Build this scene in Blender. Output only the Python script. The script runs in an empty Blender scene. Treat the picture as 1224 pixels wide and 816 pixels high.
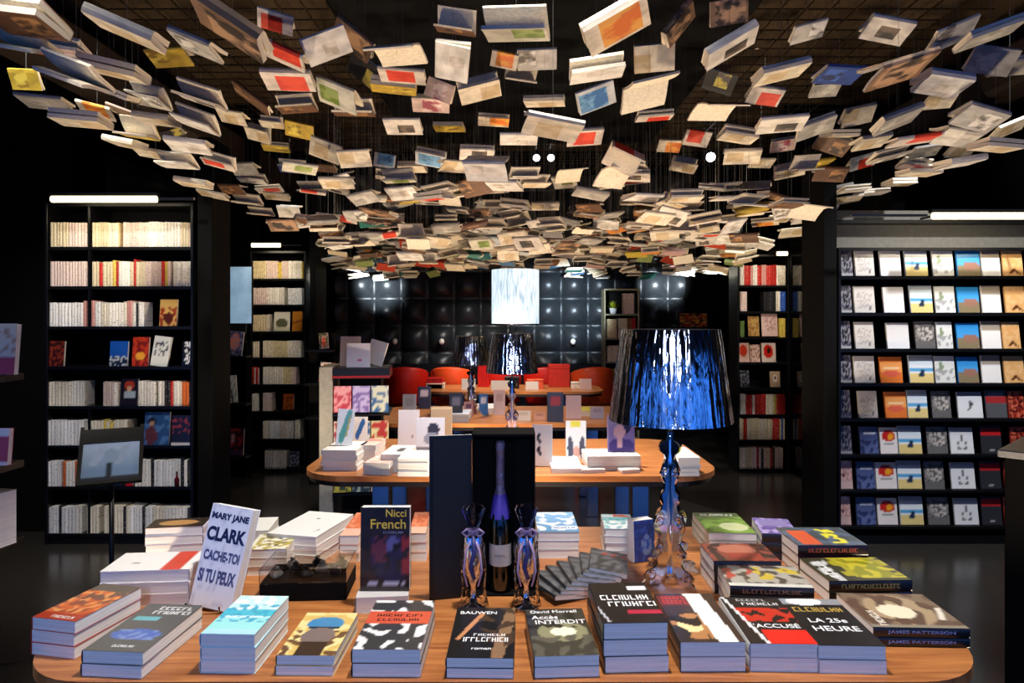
import bpy, math, random
from mathutils import Matrix, Vector, noise
random.seed(7)
C = bpy.context.scene.collection
PI = math.pi
F, CX, HY, CH = 816.0, 612.0, 382.0, 1.52      # focal length in pixels, horizon, camera height
TZ = 0.75                                      # table height
def P(x, y, D): return Vector(((x-CX)*D/F, D, CH-(y-HY)*D/F))
def G(x, y, z):
    D = (CH-z)*F/(y-HY); return Vector(((x-CX)*D/F, D, z))
def lin(c):
    if isinstance(c, str):
        c = tuple(int(c[i:i+2], 16)/255 for i in (0, 2, 4))
    return tuple((v/12.92 if v <= .04045 else ((v+.055)/1.055)**2.4) for v in c[:3])
# ---------------------------------------------------------------- materials
def nodes(name):
    m = bpy.data.materials.new(name); m.use_nodes = True
    nt = m.node_tree; b = nt.nodes['Principled BSDF']
    return m, nt, b
def mat(name, col, rough=.5, metal=0, var=.12, scale=30, bump=0, bscale=None, coat=0, emit=None, estr=0, trans=0, ior=1.45, spec=.5, stretch=(1,1,1)):
    m, nt, b = nodes(name); N = nt.nodes.new; L = nt.links.new
    c = lin(col)
    tc = N('ShaderNodeTexCoord'); mp = N('ShaderNodeMapping'); mp.inputs['Scale'].default_value = stretch
    L(tc.outputs['Object'], mp.inputs['Vector'])
    nz = N('ShaderNodeTexNoise'); nz.inputs['Scale'].default_value = scale; nz.inputs['Detail'].default_value = 4
    L(mp.outputs[0], nz.inputs['Vector'])
    rp = N('ShaderNodeValToRGB')
    rp.color_ramp.elements[0].position = .3; rp.color_ramp.elements[1].position = .7
    rp.color_ramp.elements[0].color = (*[v*(1-var) for v in c], 1)
    rp.color_ramp.elements[1].color = (*[min(1, v*(1+var)) for v in c], 1)
    L(nz.outputs['Fac'], rp.inputs[0]); L(rp.outputs[0], b.inputs['Base Color'])
    b.inputs['Roughness'].default_value = rough; b.inputs['Metallic'].default_value = metal
    b.inputs['Coat Weight'].default_value = coat; b.inputs['Coat Roughness'].default_value = .08
    b.inputs['Specular IOR Level'].default_value = spec
    b.inputs['Transmission Weight'].default_value = trans; b.inputs['IOR'].default_value = ior
    if emit:
        b.inputs['Emission Color'].default_value = (*lin(emit), 1); b.inputs['Emission Strength'].default_value = estr
    if bump:
        n2 = N('ShaderNodeTexNoise'); n2.inputs['Scale'].default_value = bscale or scale; L(mp.outputs[0], n2.inputs['Vector'])
        bp = N('ShaderNodeBump'); bp.inputs['Strength'].default_value = bump; bp.inputs['Distance'].default_value = .02
        L(n2.outputs['Fac'], bp.inputs['Height']); L(bp.outputs[0], b.inputs['Normal'])
    return m
def pages_mat(name, col, axis_scale):
    m, nt, b = nodes(name); N = nt.nodes.new; L = nt.links.new
    tc = N('ShaderNodeTexCoord'); mp = N('ShaderNodeMapping'); mp.inputs['Scale'].default_value = axis_scale
    L(tc.outputs['Object'], mp.inputs['Vector'])
    nz = N('ShaderNodeTexNoise'); nz.inputs['Scale'].default_value = 1; nz.inputs['Detail'].default_value = 3
    L(mp.outputs[0], nz.inputs['Vector'])
    rp = N('ShaderNodeValToRGB'); c = lin(col)
    rp.color_ramp.elements[0].position = .35; rp.color_ramp.elements[1].position = .6
    rp.color_ramp.elements[0].color = (*[v*.78 for v in c], 1); rp.color_ramp.elements[1].color = (*c, 1)
    L(nz.outputs['Fac'], rp.inputs[0]); L(rp.outputs[0], b.inputs['Base Color']); b.inputs['Roughness'].default_value = .8
    return m
def print_mat(name, rough=.3, coat=.25):
    m, nt, b = nodes(name); N = nt.nodes.new; L = nt.links.new
    at = N('ShaderNodeAttribute'); at.attribute_name = 'ink'
    tc = N('ShaderNodeTexCoord'); nz = N('ShaderNodeTexNoise'); nz.inputs['Scale'].default_value = 120
    L(tc.outputs['Object'], nz.inputs['Vector'])
    mx = N('ShaderNodeMix'); mx.data_type = 'RGBA'; mx.blend_type = 'OVERLAY'; mx.inputs['Factor'].default_value = .12
    L(at.outputs['Color'], mx.inputs['A']); L(nz.outputs['Color'], mx.inputs['B']); L(mx.outputs['Result'], b.inputs['Base Color'])
    b.inputs['Roughness'].default_value = rough; b.inputs['Coat Weight'].default_value = coat; b.inputs['Coat Roughness'].default_value = .15
    return m
def block_mat(name, a, bcol, lo=(.15,.45), hi=(.85,.9), third=None, rough=.55):
    """hanging-book cover: base colour, a printed block and a mottled picture inside it"""
    m, nt, b = nodes(name); N = nt.nodes.new; L = nt.links.new
    tc = N('ShaderNodeTexCoord'); sp = N('ShaderNodeSeparateXYZ'); L(tc.outputs['Generated'], sp.inputs[0])
    def rng(sock, l, h):
        g = N('ShaderNodeMath'); g.operation = 'GREATER_THAN'; g.inputs[1].default_value = l; L(sock, g.inputs[0])
        s = N('ShaderNodeMath'); s.operation = 'LESS_THAN'; s.inputs[1].default_value = h; L(sock, s.inputs[0])
        q = N('ShaderNodeMath'); q.operation = 'MULTIPLY'; L(g.outputs[0], q.inputs[0]); L(s.outputs[0], q.inputs[1]); return q.outputs[0]
    q = N('ShaderNodeMath'); q.operation = 'MULTIPLY'
    L(rng(sp.outputs['X'], lo[0], hi[0]), q.inputs[0]); L(rng(sp.outputs['Y'], lo[1], hi[1]), q.inputs[1])
    oi = N('ShaderNodeObjectInfo'); mr = N('ShaderNodeMath'); mr.operation = 'MULTIPLY'; mr.inputs[1].default_value = 40; L(oi.outputs['Random'], mr.inputs[0])
    nz = N('ShaderNodeTexNoise'); nz.noise_dimensions = '4D'; nz.inputs['Scale'].default_value = 3; nz.inputs['Detail'].default_value = 5
    L(tc.outputs['Generated'], nz.inputs['Vector']); L(mr.outputs[0], nz.inputs['W'])
    sc_ = N('ShaderNodeVectorMath'); sc_.operation = 'ADD'; cm_ = N('ShaderNodeCombineXYZ')
    for ax, f_ in (('X', .35), ('Y', -.3)):
        k_ = N('ShaderNodeMath'); k_.operation = 'MULTIPLY_ADD'; k_.inputs[1].default_value = f_; k_.inputs[2].default_value = -f_/2; L(oi.outputs['Random'], k_.inputs[0]); L(k_.outputs[0], cm_.inputs[ax])
    L(tc.outputs['Generated'], sc_.inputs[0]); L(cm_.outputs[0], sc_.inputs[1]); L(sc_.outputs[0], sp.inputs[0])
    rp = N('ShaderNodeValToRGB'); rp.color_ramp.elements[0].position = .44; rp.color_ramp.elements[1].position = .56
    rp.color_ramp.elements[0].color = (*lin(bcol), 1); rp.color_ramp.elements[1].color = (*lin(third or bcol), 1)
    L(nz.outputs['Fac'], rp.inputs[0])
    mx = N('ShaderNodeMix'); mx.data_type = 'RGBA'; 
    am = N('ShaderNodeValToRGB'); am.color_ramp.elements[0].position = .35; am.color_ramp.elements[1].position = .62
    am.color_ramp.elements[0].color = (*[v*.62 for v in lin(a)], 1); am.color_ramp.elements[1].color = (*lin(a), 1); L(nz.outputs['Fac'], am.inputs[0]); L(am.outputs[0], mx.inputs['A'])
    L(q.outputs[0], mx.inputs['Factor']); L(rp.outputs[0], mx.inputs['B']); L(mx.outputs['Result'], b.inputs['Base Color'])
    b.inputs['Roughness'].default_value = rough
    return m
def spine_mat(name, col, ink='6a5a50', rough=.5):
    m, nt, b = nodes(name); N = nt.nodes.new; L = nt.links.new
    tc = N('ShaderNodeTexCoord'); mp = N('ShaderNodeMapping'); mp.inputs['Scale'].default_value = (1.5, 1, 22)
    L(tc.outputs['Generated'], mp.inputs['Vector'])
    oi = N('ShaderNodeObjectInfo')
    nz = N('ShaderNodeTexNoise'); nz.noise_dimensions = '4D'; nz.inputs['Scale'].default_value = 1; L(mp.outputs[0], nz.inputs['Vector'])
    ml = N('ShaderNodeMath'); ml.operation = 'MULTIPLY'; ml.inputs[1].default_value = 50; L(oi.outputs['Random'], ml.inputs[0]); L(ml.outputs[0], nz.inputs['W'])
    rp = N('ShaderNodeValToRGB'); rp.color_ramp.elements[0].position = .34; rp.color_ramp.elements[1].position = .42
    c = lin(col); k = lin(ink)
    rp.color_ramp.elements[0].color = (*[c[i]*.45+k[i]*.55 for i in range(3)], 1); rp.color_ramp.elements[1].color = (*c, 1)
    L(nz.outputs['Fac'], rp.inputs[0])
    hs = N('ShaderNodeHueSaturation'); va = N('ShaderNodeMath'); va.operation = 'MULTIPLY_ADD'; va.inputs[1].default_value = .3; va.inputs[2].default_value = .8
    L(oi.outputs['Random'], va.inputs[0]); L(va.outputs[0], hs.inputs['Value']); L(rp.outputs[0], hs.inputs['Color'])
    L(hs.outputs[0], b.inputs['Base Color']); b.inputs['Roughness'].default_value = rough
    return m
def wood_mat():
    m, nt, b = nodes('oak_veneer'); N = nt.nodes.new; L = nt.links.new
    tc = N('ShaderNodeTexCoord'); mp = N('ShaderNodeMapping'); mp.inputs['Scale'].default_value = (1.2, 16, 4)
    L(tc.outputs['Object'], mp.inputs['Vector'])
    nz = N('ShaderNodeTexNoise'); nz.inputs['Scale'].default_value = 3; nz.inputs['Detail'].default_value = 6; nz.inputs['Distortion'].default_value = .8
    L(mp.outputs[0], nz.inputs['Vector'])
    rp = N('ShaderNodeValToRGB'); rp.color_ramp.elements[0].position = .3; rp.color_ramp.elements[1].position = .7
    rp.color_ramp.elements[0].color = (*lin('8c4f28'), 1); rp.color_ramp.elements[1].color = (*lin('c07e46'), 1)
    L(nz.outputs['Fac'], rp.inputs[0]); L(rp.outputs[0], b.inputs['Base Color']); b.inputs['Roughness'].default_value = .32
    return m
M = dict(
 wood=wood_mat(), edge=mat('dark_table_edge', '1a1411', .4), black=mat('black_lacquer', '0b0b0c', .35), blackm=mat('black_matt', '060606', .75, spec=.15),
 gloss=mat('glossy_black_panel', '060607', .08), steel=mat('brushed_steel', 'b8bcc2', .18, 1, .05),
 print=print_mat('printed_cover'), pagesZ=pages_mat('page_edges', 'f4f0e8', (6, 6, 900)), pagesH=pages_mat('hanging_page_edges', 'f0e4cc', (6, 60, 500)),
 ivory=mat('ivory_plastic', 'e8e4da', .5), white=mat('white_paint', 'eeeeee', .5), grey=mat('grey_laminate', '9a9a98', .4),
 red=mat('red_leather', 'b81808', .4), orange=mat('orange_leather', 'e04a1c', .4), chrome=mat('chrome', 'e6e8ee', .06, 1, .03),
 wire=mat('steel_wire', '8a8a88', .35, .8), meshw=mat('bronze_mesh_wire', '3a2c18', .5, .4), slab=mat('ceiling_slab', '4a3a24', .9), duct=mat('ceiling_duct', '3c3026', .6),
 tube=mat('fluorescent_tube', 'fff8e0', .5, emit='ffe9b0', estr=3.2), clear=mat('clear_acrylic', 'ffffff', .03, trans=1, var=0), 
)
# ---------------------------------------------------------------- mesh builder
class MB:
    def __init__(s): s.v, s.f, s.m, s.c = [], [], [], {}
    def add(s, vs, fs, mi=0, M4=None):
        o = len(s.v)
        for v in vs: s.v.append(tuple(M4 @ Vector(v)) if M4 else tuple(v))
        for f in fs: s.f.append(tuple(i+o for i in f)); s.m.append(mi)
        return o
    def box(s, x0, x1, y0, y1, z0, z1, mi=0, M4=None, bev=0):
        if bev <= 0:
            vs = [(x, y, z) for z in (z0, z1) for y in (y0, y1) for x in (x0, x1)]
            s.add(vs, [(0,2,3,1), (4,5,7,6), (0,1,5,4), (2,6,7,3), (0,4,6,2), (1,3,7,5)], mi, M4); return s
        # chamfered box
        b = bev; vs = []; ids = {}
        for sx in (0,1):
            for sy in (0,1):
                for sz in (0,1):
                    c = [(x0,x1)[sx], (y0,y1)[sy], (z0,z1)[sz]]; d = [(1,-1)[sx]*b, (1,-1)[sy]*b, (1,-1)[sz]*b]
                    for a in range(3):
                        p = [c[i]+(0 if i == a else d[i]) for i in range(3)]
                        ids[(sx,sy,sz,a)] = len(vs); vs.append(p)
        fs = []
        for a in range(3):
            o = [i for i in range(3) if i != a]
            for sa in (0,1):
                q = []
                for p0, p1 in ((0,0),(1,0),(1,1),(0,1)):
                    k = [0,0,0]; k[a] = sa; k[o[0]] = p0; k[o[1]] = p1; q.append(ids[(*k, a)])
                fs.append(q if (sa == 1) == (a != 1) else q[::-1])
        for a in range(3):
            o = [i for i in range(3) if i != a]
            for p0 in (0,1):
                for p1 in (0,1):
                    k0 = [0,0,0]; k0[a] = 0; k0[o[0]] = p0; k0[o[1]] = p1; k1 = k0[:]; k1[a] = 1
                    fs.append([ids[(*k0,o[0])], ids[(*k1,o[0])], ids[(*k1,o[1])], ids[(*k0,o[1])]])
        for sx in (0,1):
            for sy in (0,1):
                for sz in (0,1): fs.append([ids[(sx,sy,sz,a)] for a in range(3)])
        s.add(vs, fs, mi, M4); return s
    def tube(s, pts, r, n=8, mi=0, caps=True):
        pts = [Vector(p) for p in pts]; rs = r if isinstance(r, (list, tuple)) else [r]*len(pts)
        o = len(s.v)
        for i, p in enumerate(pts):
            d = (pts[min(i+1, len(pts)-1)]-pts[max(i-1, 0)]).normalized()
            u = d.orthogonal().normalized() if i == 0 else (u-d*u.dot(d)).normalized()
            w = d.cross(u)
            for k in range(n): s.v.append(tuple(p+(u*math.cos(2*PI*k/n)+w*math.sin(2*PI*k/n))*rs[i]))
        for i in range(len(pts)-1):
            for k in range(n): s.f.append((o+i*n+k, o+i*n+(k+1)%n, o+(i+1)*n+(k+1)%n, o+(i+1)*n+k)); s.m.append(mi)
        if caps:
            s.f.append(tuple(o+k for k in range(n))[::-1]); s.m.append(mi)
            s.f.append(tuple(o+(len(pts)-1)*n+k for k in range(n))); s.m.append(mi)
        return s
    def lathe(s, prof, n=24, mi=0, wob=None, c=(0,0,0)):
        o = len(s.v)
        for i, (r, z) in enumerate(prof):
            for k in range(n):
                a = 2*PI*k/n; q = r*(1+(wob(a, z) if wob else 0))
                s.v.append((c[0]+q*math.cos(a), c[1]+q*math.sin(a), c[2]+z))
        for i in range(len(prof)-1):
            for k in range(n): s.f.append((o+i*n+k, o+i*n+(k+1)%n, o+(i+1)*n+(k+1)%n, o+(i+1)*n+k)); s.m.append(mi)
        return s
    def prism(s, poly, z0, z1, mi=0, M4=None):
        n = len(poly); vs = [(x, y, z0) for x, y in poly]+[(x, y, z1) for x, y in poly]
        fs = [tuple(range(n))[::-1], tuple(range(n, 2*n))]+[(i, (i+1)%n, n+(i+1)%n, n+i) for i in range(n)]
        s.add(vs, fs, mi, M4); return s
    def grid(s, nu, nv, fn, mi=0, flip=False):
        o = len(s.v)
        for j in range(nv+1):
            for i in range(nu+1): s.v.append(tuple(fn(i/nu, j/nv)))
        for j in range(nv):
            for i in range(nu):
                q = (o+j*(nu+1)+i, o+j*(nu+1)+i+1, o+(j+1)*(nu+1)+i+1, o+(j+1)*(nu+1)+i)
                s.f.append(q[::-1] if flip else q); s.m.append(mi)
        return o
    def mesh(s, name, mats, smooth=False, ink=None):
        me = bpy.data.meshes.new(name); me.from_pydata(s.v, [], s.f)
        for m in (mats if isinstance(mats, (list, tuple)) else [mats]): me.materials.append(m)
        me.polygons.foreach_set('material_index', s.m)
        if smooth: me.polygons.foreach_set('use_smooth', [True]*len(s.f))
        if ink:
            a = me.color_attributes.new('ink', 'FLOAT_COLOR', 'POINT'); buf = []
            for i in range(len(s.v)): buf.extend((*ink[i], 1))
            a.data.foreach_set('color', buf)
        me.update(); return me
def link(name, data, parent=None, loc=None, rot=None, mtx=None):
    o = bpy.data.objects.new(name, data); C.objects.link(o)
    if parent: o.parent = parent
    if loc is not None: o.location = loc
    if rot is not None: o.rotation_euler = rot
    if mtx is not None: o.matrix_basis = mtx
    return o
def tag(o, label, cat, group=None, kind=None):
    o['label'] = label; o['category'] = cat
    if group: o['group'] = group
    if kind: o['kind'] = kind
    return o
def thing(name, label, cat, loc=(0,0,0), rz=0, group=None):
    return tag(link(name, None, None, loc, (0,0,rz)), label, cat, group)
def part(name, mb, m, parent, smooth=False, **k): return link(name, mb.mesh(name, m, smooth), parent, **k)
def struct(name, mb, m, smooth=False):
    o = link(name, mb.mesh(name, m, smooth)); o['kind'] = 'structure'; return o
NUM = ['zero','one','two','three','four','five','six','seven','eight','nine','ten','eleven','twelve','thirteen','fourteen','fifteen','sixteen','seventeen','eighteen','nineteen','twenty']
ORD = ['leftmost','second from left','third from left','fourth from left','fifth from left','sixth from left','seventh from left','eighth from left','ninth from left','tenth from left']+['%s from left' % w for w in ('eleventh','twelfth','thirteenth','fourteenth','fifteenth','sixteenth','seventeenth','eighteenth','nineteenth','twentieth','twenty-first','twenty-second','twenty-third','twenty-fourth','twenty-fifth')]
# ---------------------------------------------------------------- cover art: base + shapes evaluated per vertex
def art(base, *shapes, seed=0):
    """shapes: ('r',u0,v0,u1,v1,c) ('e',cu,cv,ru,rv,c) ('g',v0,v1,c) ('n',scale,thr,c[,u0,v0,u1,v1]) ('l',u0,v0,u1,v1,width,c)"""
    b = lin(base); sh = [(s[0], s[1:]) for s in shapes]
    def f(u, v):
        c = b
        for k, a in sh:
            if k == 'r' and a[0] <= u <= a[2] and a[1] <= v <= a[3]: c = lin(a[4])
            elif k == 'e' and ((u-a[0])/a[2])**2+((v-a[1])/a[3])**2 <= 1: c = lin(a[4])
            elif k == 'g':
                t = min(1, max(0, (v-a[0])/(a[1]-a[0]))); q = lin(a[2]); c = tuple(c[i]*(1-t)+q[i]*t for i in range(3))
            elif k == 'n':
                if len(a) > 3 and not (a[3] <= u <= a[5] and a[4] <= v <= a[6]): continue
                if noise.noise(Vector((u*a[0]+seed, v*a[0]*1.5, seed*3.1))) > a[1]: c = lin(a[2])
            elif k == 'l':
                x0, y0, x1, y1, w, q = a; dx, dy = x1-x0, y1-y0
                t = min(1, max(0, ((u-x0)*dx+(v-y0)*dy)/(dx*dx+dy*dy)))
                if math.hypot(u-x0-t*dx, v-y0-t*dy) < w: c = lin(q)
        return c
    f.base = b
    return f
def cover_mesh(name, w, l, t, fn, res=(20, 28), spine=None, back=None):
    """U-shaped cover: spine along -X, Y up the page, Z thickness from 0 to t"""
    mb = MB(); th = .0007; ink = []
    sp = lin(spine) if spine else fn.base; bk = lin(back) if back else sp
    def face(z0, z1, colf, nu, nv):
        a = len(mb.v)
        mb.grid(nu, nv, lambda u, v: (-w/2+u*w, -l/2+v*l, z1))
        for j in range(nv+1):
            for i in range(nu+1): ink.append(colf(i/nu, j/nv))
        mb.grid(1, 1, lambda u, v: (-w/2+u*w, -l/2+v*l, z0), flip=True)
        for _ in range(4): ink.append(colf(.5, .5))
        b0 = a; tl = a+nu; q = a+(nu+1)*(nv+1)
        # rim
        c0, c1, c2, c3 = a, a+nu, a+nv*(nu+1)+nu, a+nv*(nu+1)
        for (x, y, X, Y) in ((c0,c1,q,q+1), (c1,c2,q+1,q+3), (c2,c3,q+3,q+2), (c3,c0,q+2,q)):
            mb.f.append((x, X, Y, y)); mb.m.append(0)
    face(t-th, t, fn, *res)
    face(0, th, lambda u, v: bk, 1, 1)
    o = len(mb.v); n = 6
    for j in (0, 1):
        for i in range(n+1):
            a = PI*i/n; mb.v.append((-w/2-.0025*math.sin(a), (-l/2, l/2)[j], t/2-math.cos(a)*t/2)); ink.append(sp)
            mb.v.append((-w/2-.0025*math.sin(a)+th, (-l/2, l/2)[j], t/2-math.cos(a)*(t/2-th))); ink.append(sp)
    k = 2*(n+1)
    for i in range(n):
        a, b, c, d = o+2*i, o+2*i+2, o+k+2*i+2, o+k+2*i
        mb.f += [(a, d, c, b), (a+1, b+1, c+1, d+1), (a, b, b+1, a+1), (d, d+1, c+1, c)]; mb.m += [0]*4
    me = mb.mesh(name, M['print'], False, ink); return me
def pages_mesh(w, l, t):
    return MB().box(-w/2+.001, w/2-.0012, -l/2+.001, l/2-.001, .0007, t-.0007).mesh('page_block', M['pagesZ'])
def text_mesh(body, w, h=None, ext=.0003):
    if body[0] == '~':      # writing too blurred to read: a word-like row of upright strokes and bars
        r = random.Random(len(body)*7+int(body[1:])); mb = MB(); x = 0; hh = h or w*.2
        for _ in range(int(body[1:])):
            k = r.choice('ITLHUCE'); q = .62
            if k in 'ITLHUCE': mb.box(x, x+.18, -.5, .5, 0, 1)
            if k in 'HU': mb.box(x+q-.16, x+q, -.5, .5, 0, 1)
            if k in 'H': mb.box(x+.18, x+q-.16, -.08, .1, 0, 1)
            if k in 'TCE': mb.box(x+.18, x+q, .34, .5, 0, 1)
            if k in 'LUCE': mb.box(x+.18, x+q, -.5, -.34, 0, 1)
            x += (.34 if k == 'I' else q+.18)
        me = mb.mesh('lettering', []); x -= .18
        for v in me.vertices: v.co = ((v.co.x-x/2)*w/x, v.co.y*hh, v.co.z*ext)
        return me
    cu = bpy.data.curves.new('lettering', 'FONT'); cu.body = body; cu.align_x = 'CENTER'; cu.align_y = 'CENTER'; cu.extrude = .004; cu.offset = .045 if body in ('MARY JANE', 'CLARK', 'CACHE-TOI', 'SI TU PEUX') else .008; cu.space_line = .8
    ob = bpy.data.objects.new('tmp', cu); me = bpy.data.meshes.new_from_object(ob); bpy.data.objects.remove(ob)
    xs = [v.co.x for v in me.vertices]; ys = [v.co.y for v in me.vertices]
    mx, my = (min(xs)+max(xs))/2, (min(ys)+max(ys))/2
    sx = w/(max(xs)-min(xs)); sy = h/(max(ys)-min(ys)) if h else sx
    for v in me.vertices: v.co = ((v.co.x-mx)*sx, (v.co.y-my)*sy, v.co.z*ext/.004)
    me.name = 'lettering'; me.materials.clear(); return me
INK = {}
def inkm(c):
    if c not in INK: INK[c] = mat('printing_ink_'+c, c, .4, var=.05)
    return INK[c]
def lettering(parent, body, u, v, wf, w, l, z, col, hf=None, name='title_lettering'):
    me = text_mesh(body, wf*w, hf*l if hf else None); me.materials.append(inkm(col))
    return link(name, me, parent, (-w/2+u*w, -l/2+v*l, z+.0002))
def book(w, l, t, fn, desc, mtx, texts=(), spine=None, cat='book', group=None, cm=None, pm=None, name='paperback_book', back=None, spine_text=None, res=(20,28)):
    o = thing(name, desc, cat, group=group); o.matrix_world = mtx
    link('cover', cm or cover_mesh('cover', w, l, t, fn, spine=spine, back=back, res=res), o)
    link('page_block', pm or pages_mesh(w, l, t), o)
    for tx in texts: lettering(o, tx[0], tx[1], tx[2], tx[3], w, l, t, tx[4], tx[5] if len(tx) > 5 else None)
    if spine_text:
        me = text_mesh(spine_text[0], l*.7, t*.4); me.materials.append(inkm(spine_text[1]))
        x = -w/2-.0030
        link('spine_lettering', me, o, mtx=Matrix(((0,0,-1,x), (-1,0,0,0), (0,1,0,t/2), (0,0,0,1))))
    return o
def rz4(a): return Matrix.Rotation(a, 4, 'Z')
POS = {1: ['lying alone'], 2: ['lower of the pair','upper of the pair'], 3: ['bottom of three stacked','middle of three stacked','top of three stacked'], 4: ['bottom of four stacked','second from bottom of four','third from bottom of four','top of four stacked'], 5:['bottom of five stacked','second from bottom of five','middle of five stacked','fourth from bottom of five','top of five stacked']}
def stack(px, n, t, fn, desc, texts=(), spine=None, mode='p', z0=TZ, spine_text=None, res=(34,46), jit=.002, mn=None):
    zt = z0+n*t
    FL, FR, BR, BL = [G(x, y, zt) for x, y in px]
    c = (FL+FR+BR+BL)/4; u = ((FR-FL)+(BR-BL))/2; v = ((BL-FL)+(BR-FR))/2
    a = (math.atan2(u.y, u.x)+math.atan2(v.y, v.x)-PI/2)/2
    if mode == 'l': w, l, a = v.length, u.length, a+PI/2
    elif mode == 'r': w, l, a = u.length, v.length, a+PI
    else: w, l = u.length, v.length
    cm = cover_mesh('cover', w, l, t, fn, spine=spine, res=res); pm = pages_mesh(w, l, t)
    low = cover_mesh('cover', w, l, t, fn, spine=spine, res=(1,1)) if n > 1 else cm
    for i in range(n):
        top = i == n-1; j = 0 if top else 1
        m4 = Matrix.Translation((c.x+j*random.uniform(-jit, jit), c.y+j*random.uniform(-jit, jit), z0+i*t+.0002*i)) @ rz4(a+j*random.uniform(-.015, .015))
        book(w, l, t, fn, desc+', '+POS[n][i], m4, texts if top else (), spine, cm=cm if top else low, pm=pm, spine_text=spine_text)
    return c, zt, a
# ================================================================ the room
ZC = 3.75
def floor_mat():
    m, nt, b = nodes('polished_black_floor'); N = nt.nodes.new; L = nt.links.new
    tc = N('ShaderNodeTexCoord'); nz = N('ShaderNodeTexNoise'); nz.inputs['Scale'].default_value = 1.3; nz.inputs['Detail'].default_value = 5
    L(tc.outputs['Object'], nz.inputs['Vector'])
    rp = N('ShaderNodeMapRange'); rp.inputs['To Min'].default_value = .13; rp.inputs['To Max'].default_value = .3
    L(nz.outputs['Fac'], rp.inputs['Value']); L(rp.outputs[0], b.inputs['Roughness'])
    b.inputs['Base Color'].default_value = (.03, .027, .024, 1); b.inputs['Specular IOR Level'].default_value = .8
    return m
struct('floor', MB().box(-4.4, 4.4, -4, 9.4, -.1, 0), floor_mat())
struct('ceiling', MB().box(-4.4, 4.4, -4, 9.4, ZC, ZC+.1), M['slab'])
struct('wall_left', MB().box(-4.4, -4.3, -4, 9.4, 0, ZC), M['black'])
struct('wall_right', MB().box(4.3, 4.4, -4, 9.4, 0, ZC), M['black'])
struct('wall_front', MB().box(-4.3, 4.3, -4, -3.9, 0, ZC), M['black'])
# padded back wall: 0.35 m tiles, a dome in each, a cross seam at each corner
pw = MB(); T = .35; nu, nv = 13*12, 7*12
def padf(u, v):
    X = -2.3+u*13*T; Z = .95+v*7*T
    a, b = ((X+.06)/T % 1)*2-1, ((Z-.05)/T % 1)*2-1; s = (1-a*a)*(1-b*b)
    e = max(0, 1-min(abs(((X+.06)/T+.5) % 1-.5), abs(((Z-.05)/T+.5) % 1-.5))*16)
    return (X, 8.98-.13*s**.7+.02*e, Z)
pw.grid(nu, nv, padf)
padm = mat('black_padded_leather', '24282b', .33, 0, .1, 60, .1, 150)
struct('wall_back', pw, padm, True)
struct('trim_1', MB().box(-4.3, 4.3, 9.0, 9.1, 0, ZC), M['blackm'])
struct('trim_2', MB().box(-2.35, 2.35, 8.84, 9.0, 0, .95, bev=.01), M['black'])
# shop windows behind the camera: blue dusk light between black mullions
blue = mat('dusk_window_glow', '1a50c8', .5, emit='2870ff', estr=1)
def dusk():
    m, nt, b = nodes('dusk_sky_behind_glass'); N = nt.nodes.new; L = nt.links.new
    tc = N('ShaderNodeTexCoord'); mp = N('ShaderNodeMapping'); mp.inputs['Scale'].default_value = (3.2, 3.2, .25)
    L(tc.outputs['Object'], mp.inputs['Vector'])
    nz = N('ShaderNodeTexNoise'); nz.inputs['Scale'].default_value = 1.6; nz.inputs['Detail'].default_value = 4; L(mp.outputs[0], nz.inputs['Vector'])
    rp = N('ShaderNodeValToRGB'); e = rp.color_ramp.elements
    e[0].position = .36; e[0].color = (.004, .02, .12, 1); e[1].position = .5; e[1].color = (.02, .20, 1, 1)
    k = e.new(.68); k.color = (.16, .42, 1, 1)
    L(nz.outputs['Fac'], rp.inputs[0]); L(rp.outputs[0], b.inputs['Emission Color']); b.inputs['Emission Strength'].default_value = 1.5
    b.inputs['Base Color'].default_value = (0, 0, 0, 1)
    return m
dm = dusk()
for i in range(6):
    x0 = -3.9+i*1.32
    w = struct('window_%d' % (i+1), MB().box(x0, x0+1.2, -3.899, -3.88, .25, 2.3), dm)
    fr = MB()
    for a in ((x0-.06, x0, .19, 2.36), (x0+1.2, x0+1.26, .19, 2.36), (x0, x0+1.2, 2.3, 2.36), (x0, x0+1.2, .19, .25), (x0, x0+1.2, 1.9, 1.94)): fr.box(a[0], a[1], -3.9, -3.84, a[2], a[3])
    part('window_frame', fr, M['black'], w)
for k in range(6):  # added side windows, put in to widen the blue in the lamp shade
    sx = -1 if k < 3 else 1; y0 = -3.5+(k % 3)*1.35; xa, xb = sorted((sx*4.299, sx*4.28))
    w = struct('window_%d' % (k+7), MB().box(xa, xb, y0, y0+1.2, .25, 2.1), dm); xa, xb = sorted((sx*4.299, sx*4.24)); fr = MB()
    for a in ((y0-.06, y0, .19, 2.16), (y0+1.2, y0+1.26, .19, 2.16), (y0, y0+1.2, 2.1, 2.16), (y0, y0+1.2, .19, .25)): fr.box(xa, xb, a[0], a[1], a[2], a[3])
    part('window_frame', fr, M['black'], w)
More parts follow.
